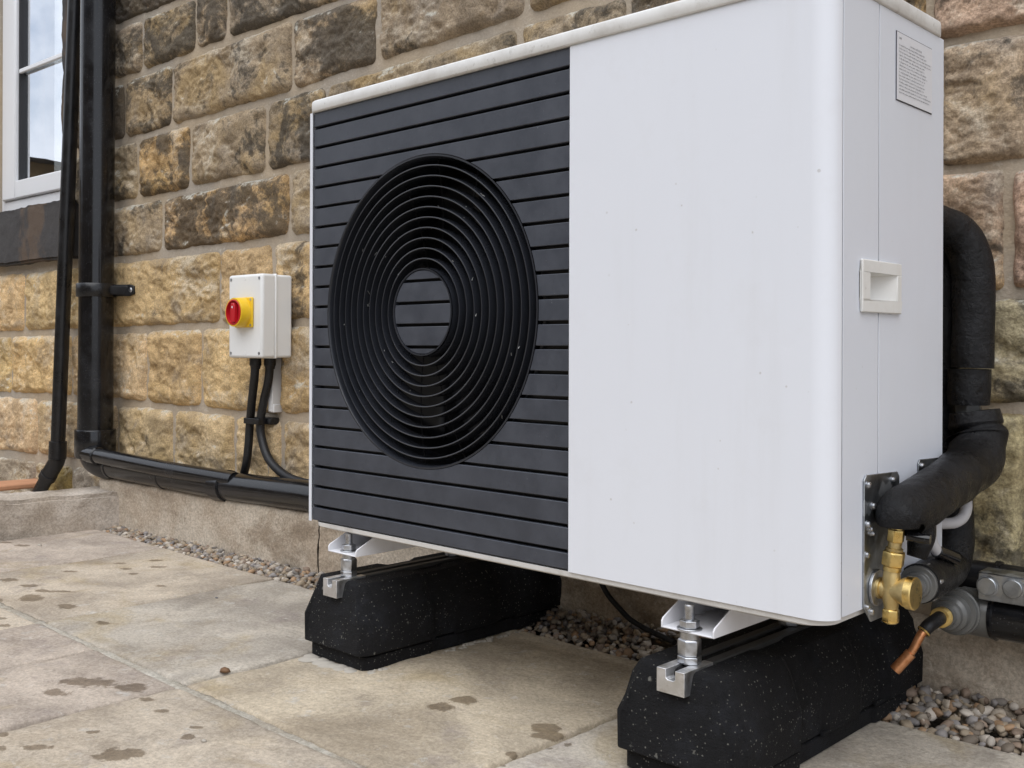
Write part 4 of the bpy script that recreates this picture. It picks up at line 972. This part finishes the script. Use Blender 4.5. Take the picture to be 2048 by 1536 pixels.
# thin leaning pipe
t0 = PW(155.5, -120, .06); t1 = PW(116, 884, .06); tdir = (t1 - t0) / np.linalg.norm(t1 - t0)
tp = empty('overflow_pipe', t1, 'slim black pipe leaning beside the thick downpipe and ending behind the kerb', 'drainpipe')
RQ = .0235
V = MB(); V.lathe(t0 - tdir * .5, tdir, [(0, RQ), (np.linalg.norm(t1 - t0) + .5, RQ)], 32); under(V.build('pipe', MAT['pvcdull']), tp)
t2 = PW(112, 925, .06); t3 = PW(96, 952, .07); t4 = PW(74, 992, .08)
V = MB(); V.lathe(t1 - tdir * .004, tdir, [(0, RQ), (.002, RQ + .005), (.06, RQ + .005), (.062, RQ + .001)], 32); under(V.build('socket', MAT['pvcdull']), tp)
V = MB(); V.tube([t1 + tdir * .05, t2, t3], RQ + .003, 32, sm=6); under(V.build('bend', MAT['pvcdull']), tp)
d3 = (t4 - t3) / np.linalg.norm(t4 - t3); V = MB(); V.tube([t3 - d3 * .01, t4 + d3 * .03], RQ - .001, 32); under(V.build('pipe', MAT['pvcdull']), tp)
V = MB(); V.lathe(t3 - d3 * .012, d3, [(0, RQ + .002), (.001, RQ + .005), (.022, RQ + .005), (.024, RQ)], 32); under(V.build('collar', MAT['pvcdull']), tp)

# isolator switch on the wall
def WM(q): return wpt(q[0], q[1], q[2])          # (along, out of wall, up)
bx0, bx1 = SZ(457, 600, .118)[0], SZ(524, 600, .118)[0]; bz0, bz1 = SZ(500, 716, .118)[1], SZ(500, 548, .118)[1]
sw = empty('isolator_switch', wpt((bx0 + bx1) / 2, .05, bz0), 'pale grey switch box with a red and yellow rotary handle on the stone wall', 'isolator switch')
V = MB(); V.box((bx0 + .002, .022, bz0 + .001), (bx1 - .002, .074, bz1 - .001), WM); under(V.build('back_box', MAT['boxw'], None, .006, 3), sw)
V = MB(); V.box((bx0, .0745, bz0), (bx1, .118, bz1), WM); under(V.build('cover', MAT['boxw'], None, .007, 3), sw)
V = MB(); V.box((bx0 - .001, .071, bz0 - .001), (bx1 + .0012, .0775, bz1 + .001), WM); under(V.build('seam_lip', MAT['boxw'], None, .0025, 2), sw)
for (a, b) in ((.014, .014), (.5, .010), (.986, .014)):
    for zz2 in (bz0 + .012, bz1 - .012):
        s = bx0 + .012 + (bx1 - bx0 - .024) * (0 if a < .1 else .5 if a < .9 else 1)
        V = MB(); V.lathe(wpt(s, .1182, zz2), tuple(-WN), [(0, .0042), (.0005, .0042), (.0006, .003), (-.0006, .0028), (-.0006, .0001)], 14); under(V.build('screw', MAT['zinc'] if a != .5 else MAT['boxw']), sw)
ys0, ys1 = SZ(472, 625, .122), SZ(504, 625, .122); yzc = SZ(488, 625, .122)[1]; ysz = .039
V = MB(); yc = (ys0[0] + ys1[0]) / 2; V.box((yc - ysz, .1185, yzc - ysz), (yc + ysz, .125, yzc + ysz), WM); under(V.build('yellow_plate', MAT['yellow'], None, .003, 2), sw)
for a in (-1, 1):
    for b in (-1, 1):
        V = MB(); V.lathe(wpt(yc + a * .033, .125, yzc + b * .033), tuple(-WN), [(0, .0035), (.0006, .0035), (.0008, .002), (.0001, .0001)], 12); under(V.build('screw', MAT['zinc']), sw)
V = MB(); V.lathe(wpt(yc - .002, .125, yzc), tuple(-WN), [(0, .0385), (.026, .0370), (.0275, .0362), (.0275, .0330), (.020, .0322), (.012, .032)], 56, cap=False); under(V.build('yellow_collar', MAT['yellow'], None, 0), sw)
V = MB(); V.lathe(wpt(yc - .002, .125, yzc), tuple(-WN), [(.012, .0318), (.0285, .0328), (.0292, .0318), (.0292, .0298), (.020, .029), (.0195, .0001)], 56, cap=False); kn = under(V.build('red_dial', MAT['red'], None, 0), sw)
V = MB(); q = [(-.0085, -.026), (.0085, -.026), (.0085, .016), (.005, .024), (-.005, .024), (-.0085, .016)]
V.prism([wpt(yc - .002 + a, .1448, yzc + b) for a, b in q], tuple(-WN * .0115)); under(V.build('red_grip', MAT['red'], None, .002, 2), sw)
V = MB(); V.lathe(wpt(yc - .002, .1564, yzc + .013), tuple(-WN), [(0, .003), (.0004, .0001)], 12); under(V.build('dot', MAT['labelw']), sw)
# two cables with glands, a clip, trunking
def cable(pts, name, label, offs):
    p = [PW(x, y, o_) for (x, y), o_ in zip(pts, offs)]; rt_ = empty(name, p[0], label, 'cable', 'cables below the isolator switch')
    V = MB(); V.tube([p[0] + np.array([0, 0, .0])] + p[1:], .0112, 20, sm=7); under(V.build('sheath', MAT['cable']), rt_)
    V = MB(); V.lathe((p[0][0], p[0][1], bz0 - .0015), (0, 0, -1), [(0, .0155), (.018, .0155), (.020, .0135), (.028, .0125)], 12); under(V.build('gland', MAT['cable']), rt_)
    return rt_
cable([(511, 718), (509, 755), (504, 800), (500, 845), (497, 890), (493, 925), (486, 955)], 'cable', 'black cable dropping straight from the switch box to behind the pipe', [.07, .07, .06, .042, .04, .04, .03])
cable([(540, 718), (537, 760), (528, 800), (521, 842), (523, 875), (536, 915), (560, 943), (590, 960), (640, 972), (720, 985)], 'cable', 'black cable curving from the switch box towards the heat pump', [.045, .045, .042, .042, .042, .044, .044, .044, .044, .04])
ck = empty('cable_clip', PW(511, 842, .044), 'small black saddle clip holding the two cables together', 'clip'); c_ = SZ(511, 842, .044)
V = MB(); V.box((c_[0] - .036, .001, c_[1] - .009), (c_[0] + .046, .027, c_[1] + .009), WM); V.box((c_[0] - .036, .0545, c_[1] - .008), (c_[0] + .030, .0575, c_[1] + .008), WM); V.box((c_[0] - .038, .006, c_[1] - .008), (c_[0] - .035, .056, c_[1] + .008), WM); V.box((c_[0] + .028, .006, c_[1] - .008), (c_[0] + .031, .0575, c_[1] + .008), WM)
under(V.build('saddle', MAT['pvcdull'], None, .0015, 2), ck)
V = MB(); V.lathe(wpt(c_[0] + .0395, .027, c_[1]), tuple(-WN), [(0, .008), (.003, .008), (.005, .005), (.005, .0001)], 14); under(V.build('screw', MAT['cable']), ck)
a = SZ(553, 745, .01); b = SZ(552, 823, .01)
V = MB(); V.box((a[0] - .009, .0, b[1]), (a[0] + .009, .030, bz0 + .02), WM); V.box((a[0] - .013, .0, b[1] - .002), (a[0] + .012, .027, b[1] + .02), WM); tr_ = V.build('cable_trunking', MAT['trunk'], None, .002, 2)
tag(tr_, 'short white plastic trunking strip below the switch box', 'trunking')

# ================================================================== PIPEWORK AT THE RIGHT END
NB = lambda amp, sc_: (lambda p, t: float(amp * perlin(np.array([p * sc_]))[0]))
fp = empty('flow_pipe', (1.02, .44, .40), 'thick black foam insulated pipe arching out behind the unit and down to the brass valve', 'pipe')
def Fp(o): return under(o, fp)
v0 = PY(1945, 560, .44); zc = PY(1915, 448, .415)[2]
arch = [(.972, .30, zc + .003), (.978, .36, zc + .003), (.988, .40, zc), (1.002, .425, zc - .010), (1.014, .438, zc - .030), (1.0225, .443, zc - .062), (1.0245, .442, zc - .10), (1.0255, .44, PY(1943, 640, .44)[2]), (1.0245, .438, PY(1938, 736, .438)[2])]
V = MB(); V.tube(arch, .0292, 40, sm=8, bump=NB(.0016, 28)); Fp(V.build('insulation', MAT['foam'], None, 0))
pa = PY(1938, 738, .438); pb = PY(1937, 809, .438)
V = MB(); V.tube([pa, pa * .5 + pb * .5, pb], [.0298, .0298, .0285], 40, sm=6, bump=NB(.0012, 30)); Fp(V.build('insulation', MAT['foam'], None, 0))
V = MB(); hexnut(V, PY(1937, 826, .438) - (0, 0, .004), .019, .022); Fp(V.build('union_nut', MAT['greyfit'], None, .001))
el_ = [PY(1946, 822, .43), PY(1950, 850, .43), PY(1955, 885, .425), PY(1948, 918, .40), PX(1930, 943, 1.046), PX(1905, 962, 1.052), PX(1870, 985, 1.055), PX(1836, 1008, 1.056), PX(1808, 1024, 1.0555), PX(1799, 1038, 1.055), PX(1798, 1054, 1.055)]
def crump(p, t):
    q_ = np.array([[p[0] * 16, p[1] * 16, p[2] * 18]]); lf = max(0., min(1., (el_[2][0] + .012 - p[0]) / .03))
    fold = -.0095 * (.3 + .7 * lf) * math.exp(-((t - .235 - .03 * lf) / .030) ** 2) - .011 * lf * math.exp(-((t - .43) / .04) ** 2) + .003 * math.exp(-((t - .33) / .05) ** 2)
    return float(.0022 * perlin(np.array([p * 30]))[0] + .004 * perlin(q_)[0] + fold)
V = MB(); V.tube(el_[:6], [.0345, .0385, .0395, .037, .0345, .0325], 52, sm=16, bump=crump); Fp(V.build('insulation_sleeve', MAT['foam'], None, 0))
V = MB(); V.tube([el_[5] + (el_[4] - el_[5]) * .12] + el_[6:], [.0335, .0325, .032, .031, .029, .0225], 44, sm=9, bump=NB(.0015, 30)); Fp(V.build('insulation_sleeve', MAT['foam'], None, 0))
fl = [PX(1842, 1030, 1.058), PX(1845, 1062, 1.060), PX(1838, 1092, 1.060), PX(1832, 1115, 1.058)]
V = MB(); V.tube(fl, [.017, .0165, .0155, .011], 24, sm=6, bump=NB(.003, 40)); Fp(V.build('insulation_flap', MAT['foam'], None, 0))
# second insulated pipe behind, and the lower return
rp = empty('return_pipe', (.985, .45, .3), 'black foam insulated pipe standing close behind the unit casing and bending forward low down', 'pipe')
bk = [PY(1887, 490, .46), PY(1887, 640, .46), PY(1884, 800, .46), PY(1884, 900, .455), PY(1905, 985, .45), PY(1909, 1060, .44), PY(1907, 1105, .425), PY(1897, 1135, .40), PX(1870, 1152, 1.03), PX(1838, 1168, 1.043)]
V = MB(); V.tube(bk, [.024, .024, .024, .024, .0265, .027, .027, .027, .0262, .0255], 36, sm=8, bump=NB(.0013, 30)); under(V.build('insulation', MAT['foam'], None, 0), rp)
dv = bk[-1] - bk[-2]; dv /= np.linalg.norm(dv)
V = MB(); V.lathe(bk[-1] - dv * .004, dv, [(0, .0235), (.012, .0235), (.0125, .017), (.02, .016)], 28); under(V.build('collar', MAT['greyfit'], None, .001), rp)
V = MB(); hexnut(V, bk[-1] - dv * .022, .0268, .018, tuple(dv)); under(V.build('union_nut', MAT['zinc'], None, .001), rp)
V = MB(); V.lathe(bk[-1] + dv * .014, dv, [(0, .012), (.03, .011)], 24); under(V.build('tail', MAT['zinc']), rp)
# brass valve
VY, VZ = .114, .262
va = empty('brass_valve', (1.047, VY, VZ), 'brass angle valve with hexagon nuts projecting from the galvanised plate', 'valve')
def Vv(o): return under(o, va)
V = MB(); V.lathe((XR + .003, VY, VZ), (1, 0, 0), [(0, .0225), (.0035, .0222), (.0045, .018), (.0045, .013), (.001, .012)], 40); Vv(V.build('escutcheon', MAT['zinc'], None, .0006))
V = MB(); V.lathe((XR + .004, VY, VZ), (1, 0, 0), [(0, .013), (.006, .013), (.0065, .0105), (.012, .0105)], 28); Vv(V.build('tail', MAT['brasscast']))
V = MB(); V.lathe((XR + .012, VY, VZ), (1, 0, 0), [(0, .0085), (.004, .0105), (.012, .0115), (.020, .0135), (.026, .0175), (.031, .0185)], 40)
V.lathe((1.0455, VY, VZ - .026), (.02, 0, 1), [(0, .0075), (.006, .0086), (.02, .0115), (.034, .0115), (.045, .0100), (.052, .0095)], 36); Vv(V.build('body', MAT['brasscast'], None, 0))
V = MB(); V.lathe((XR + .0425, VY, VZ), (1, 0, 0), [(0, .0188), (.0005, .0198), (.0085, .0198), (.0098, .0186), (.0098, .0001)], 48); Vv(V.build('cap', MAT['brass'], None, 0))
V = MB(); hexnut(V, (1.0452, VY, VZ - .039), .0105, .0165, (.02, 0, 1), .12); V.lathe((1.045, VY, VZ - .041), (0, 0, 1), [(0, .007), (.003, .0105)], 24); Vv(V.build('drain_nut', MAT['brass'], None, .001))
V = MB(); V.lathe((1.0468, VY, VZ + .024), (.12, 0, 1), [(0, .0108), (.005, .0108), (.0052, .010), (.008, .010)], 32); Vv(V.build('collar', MAT['brass']))
V = MB(); hexnut(V, (1.0472, VY, VZ + .0295), .0138, .0185, (.12, 0, 1), .1); Vv(V.build('union_nut', MAT['brass'], None, .001))
V = MB(); V.lathe((1.0494, VY, VZ + .048), (.12, 0, 1), [(0, .0100), (.003, .0104), (.0042, .0080), (.013, .0080)], 32); Vv(V.build('neck', MAT['brasscast']))
V = MB(); hexnut(V, (1.0505, VY, VZ + .0590), .0104, .0165, (.12, 0, 1), .12); V.lathe((1.052, VY, VZ + .073), (.12, 0, 1), [(0, .0085), (.006, .0075), (.014, .0072)], 28); Vv(V.build('compression_nut', MAT['brass'], None, .001))
V = MB(); V.tube([(1.064, VY + .004, VZ + .068), (1.078, VY + .006, VZ + .066), (1.090, VY + .008, VZ + .0655)], [.0062, .0066, .0058], 18, sm=3); Vv(V.build('test_point', MAT['pvc'], None, 0))
# white drain hose loops
hs = empty('grey_hose', PX(1880, 1046, 1.03), 'pale grey hose looping out beside the casing to a clear end', 'hose')
hpts = [PX(1868, 1000, 1.034), PX(1864, 1030, 1.033), PX(1862, 1060, 1.034), PX(1864, 1085, 1.036), PX(1876, 1104, 1.040)]
V = MB(); V.tube(hpts, .0075, 20, sm=7); under(V.build('hose', MAT['hose'], None, 0), hs)
dv2 = PX(1912, 1118, 1.047) - hpts[-1]; V = MB(); V.tube([hpts[-1] - dv2 * .1, hpts[-1] + dv2 * .5, hpts[-1] + dv2], [.0086, .0086, .0080], 20); under(V.build('clear_sleeve', MAT['pvc'], None, .001), hs)
hp2 = [PY(1872, 1047, .345), PY(1890, 1047, .36), PY(1910, 1045, .375), PY(1926, 1034, .39), PY(1933, 1015, .40), PY(1931, 995, .41), PY(1922, 978, .42)]
V = MB(); V.tube(hp2, .0078, 20, sm=7); under(V.build('hose', MAT['hose'], None, 0), hs)
# horizontal black pipes along the wall at the right, strut clamp, grey end fitting, copper stub
PYY = .475
rb = empty('wall_drain', PY(1990, 1228, PYY), 'glossy black drain along the wall foot ending in a stepped grey fitting', 'drainpipe')
r0 = PY(1925, 1219, PYY); r1_ = PY(2048, 1240, PYY); dr = (r1_ - r0) / np.linalg.norm(r1_ - r0); dr[2] = min(0, dr[2]); end_ = r0 + dr * 1.4
V = MB(); V.lathe(r0, dr, [(0, .032), (.0005, .0345), (.05, .0345), (.052, .033)], 48); under(V.build('grey_sleeve', MAT['greyfit'], None, 0), rb)
V = MB(); V.lathe(r0 + dr * .045, dr, [(0, .031), (.001, .0355), (.006, .0365), (.008, .0335), (1.3, .0335)], 48); under(V.build('pipe', MAT['pvc'], None, 0), rb)
sc_ = r0 + dr * .098
V = MB(); V.lathe(sc_, dr, [(0, .034), (0, .0385), (.016, .0385), (.016, .034)], 48, cap=False); cl_ = under(V.build('strap', MAT['pvcdull'], None, .001), rb)
V = MB(); V.tube([sc_ + dr * .008 + np.array([-.002, -.034, .026]), sc_ + dr * .008 + np.array([-.002, -.036, .042]), sc_ + dr * .008 + np.array([-.002, -.030, .052])], .006, 14); under(V.build('strap_lug', MAT['pvcdull'], None, 0), rb)
fo = PY(1908, 1224, .43); fd = PY(1868, 1241, .345) - fo; fd /= np.linalg.norm(fd)
V = MB(); V.lathe(fo - fd * .03, fd, [(0, .030), (.012, .0345), (.024, .0345), (.025, .0325), (.034, .0318), (.035, .026), (.052, .0255), (.056, .021), (.066, .0205), (.068, .0165), (.078, .0155)], 48); under(V.build('stepped_fitting', MAT['greyfit'], None, 0), rb)
for k in range(4):
    V = MB(); V.lathe(fo + fd * (.048 + k * .0035), fd, [(0, .0125), (.001, .0142), (.0022, .0142), (.003, .0125)], 28); under(V.build('thread', MAT['brass'], None, 0), rb)
c0 = fo + fd * .060
cs_ = empty('copper_stub', c0, 'short bent copper tube stub with a wider open sleeve', 'copper tube')
c1 = PY(1858, 1251, .335); c2 = PY(1843, 1268, .325); c3 = PY(1828, 1296, .318); c4 = PY(1819, 1309, .315); c5 = PY(1790, 1340, .305)
V = MB(); V.tube([c0, c1, c2 * .6 + c1 * .4], [.0098, .0094, .0088], 24, sm=3); under(V.build('black_sleeve', MAT['cable'], None, 0), cs_)
V = MB(); V.lathe(c2 * .6 + c1 * .4, (c2 - c1), [(0, .0088), (.001, .0098), (.003, .0090)], 24); under(V.build('olive', MAT['brass']), cs_)
V = MB(); V.tube([c1, c2, c3, c4], [.0062, .0060, .0056, .0054], 22, sm=6); under(V.build('tube', MAT['copper'], None, 0), cs_)
dq = (c5 - c4); L_ = np.linalg.norm(dq); V = MB(); V.lathe(c4 - dq * .12, dq, [(0, .0056), (.001, .0079), (L_ * 1.12, .0079), (L_ * 1.12 + .0006, .0074), (L_ * 1.12, .0068), (L_ * .8, .0067), (L_ * .8, .0001)], 30, cap=False); under(V.build('end_sleeve', MAT['copper'], None, 0), cs_)
ub = empty('upper_drain', PY(1990, 1160, .50), 'black pipe lying behind the bolted galvanised strut', 'drainpipe')
u0 = PY(1915, 1148, .505); ud = np.array([WT[0], WT[1], -.01])
V = MB(); V.lathe(u0, ud, [(0, .025), (1.3, .025)], 36); under(V.build('pipe', MAT['pvcdull']), ub)
V = MB(); V.lathe(u0 + ud * .055, ud, [(0, .0255), (.001, .0285), (.008, .0285), (.009, .0255)], 36, cap=False); under(V.build('collar', MAT['pvc']), ub)
stt = empty('clamp_strut', PY(2010, 1165, .44), 'galvanised channel strut with two round bolt heads above the black drain', 'strut')
g0 = PY(1956, 1136 + 8, .437); bh = .030
s0 = np.array(PY(1956, 1166, .437)); gl2 = [s0 + WT * 0]; upv = np.array([0, 0, 1.])
ou = -WN
V = MB(); tl_ = .42
V.prism([s0 - upv * bh * .78, s0 + WT * tl_ - upv * bh * .78 - upv * .004, s0 + WT * tl_ + upv * bh * .5 - upv * .004, s0 + upv * bh * .55], tuple(-ou * .003)); V.prism([s0 + upv * bh * .55, s0 + WT * tl_ + upv * (bh * .5 - .004), s0 + WT * tl_ + upv * (bh * .5 - .004) - ou * .045, s0 + upv * bh * .55 - ou * .045], (0, 0, -.003))
under(V.build('channel', MAT['galv'], None, .0012, 2), stt)
for q in ((1975, 1172), (2026, 1178)):
    c = PY(*q, .437) + ou * .0005 - WT * 0; c = c + WT * ((q[0] - 1975) / 51 * 0.0)
    V = MB(); V.lathe(c + np.array([0, (c[0] - s0[0]) * WT[1] / WT[0], 0]), tuple(ou), [(0, .0150), (.0015, .0150), (.0017, .0132), (.0048, .0130), (.0056, .0122), (.0056, .0001)], 32); under(V.build('bolt_head', MAT['galv'], None, 0), stt)
# thin cable under the unit
tc_ = [PY(1200, 1160, .46), PY(1216, 1190, .46), PY(1240, 1218, .46), PY(1262, 1240, .455), PY(1300, 1262, .45), PY(1350, 1285, .44)]
V = MB(); V.tube(tc_, .0052, 14, sm=6); tag(V.build('loose_cable', MAT['cable'], None, 0), 'thin dark cable hanging under the unit down to the pebbles', 'cable')

# small loose bits on the paving
for (px, py, r, lab_, mt_) in ((450, 1344, .0095, 'small brown pebble lying by a paving joint under the rubber foot end', 'leaf'), (79, 1092, .007, 'tiny pale pebble lying on the paving near the kerb', 'grout'), (433, 1197, .004, 'dark speck of grit on the grey middle slab', 'slate'), (408, 1483, .004, 'white chip of stone on the front slab', 'grout')):
    p = PZ(px, py, 0); V = MB(); V.add((IV1 * np.array([1.3, .9, .55]) * (1 + .15 * np.sin(IV1 @ np.array([3, 2, 4])))[:, None]) * r + (p[0], p[1], r * .35), [tuple(f) for f in IF1])
    tag(V.build('pebble', MAT[mt_], None, 0, 2, 0), lab_, 'pebble', 'loose pebbles on the paving')
print('objects', len(bpy.data.objects), 'tris', sum(len(o.data.loop_triangles) if hasattr(o.data, 'loop_triangles') else 0 for o in bpy.data.objects if o.type == 'MESH'), sum(len(o.data.polygons) for o in bpy.data.objects if o.type == 'MESH'))
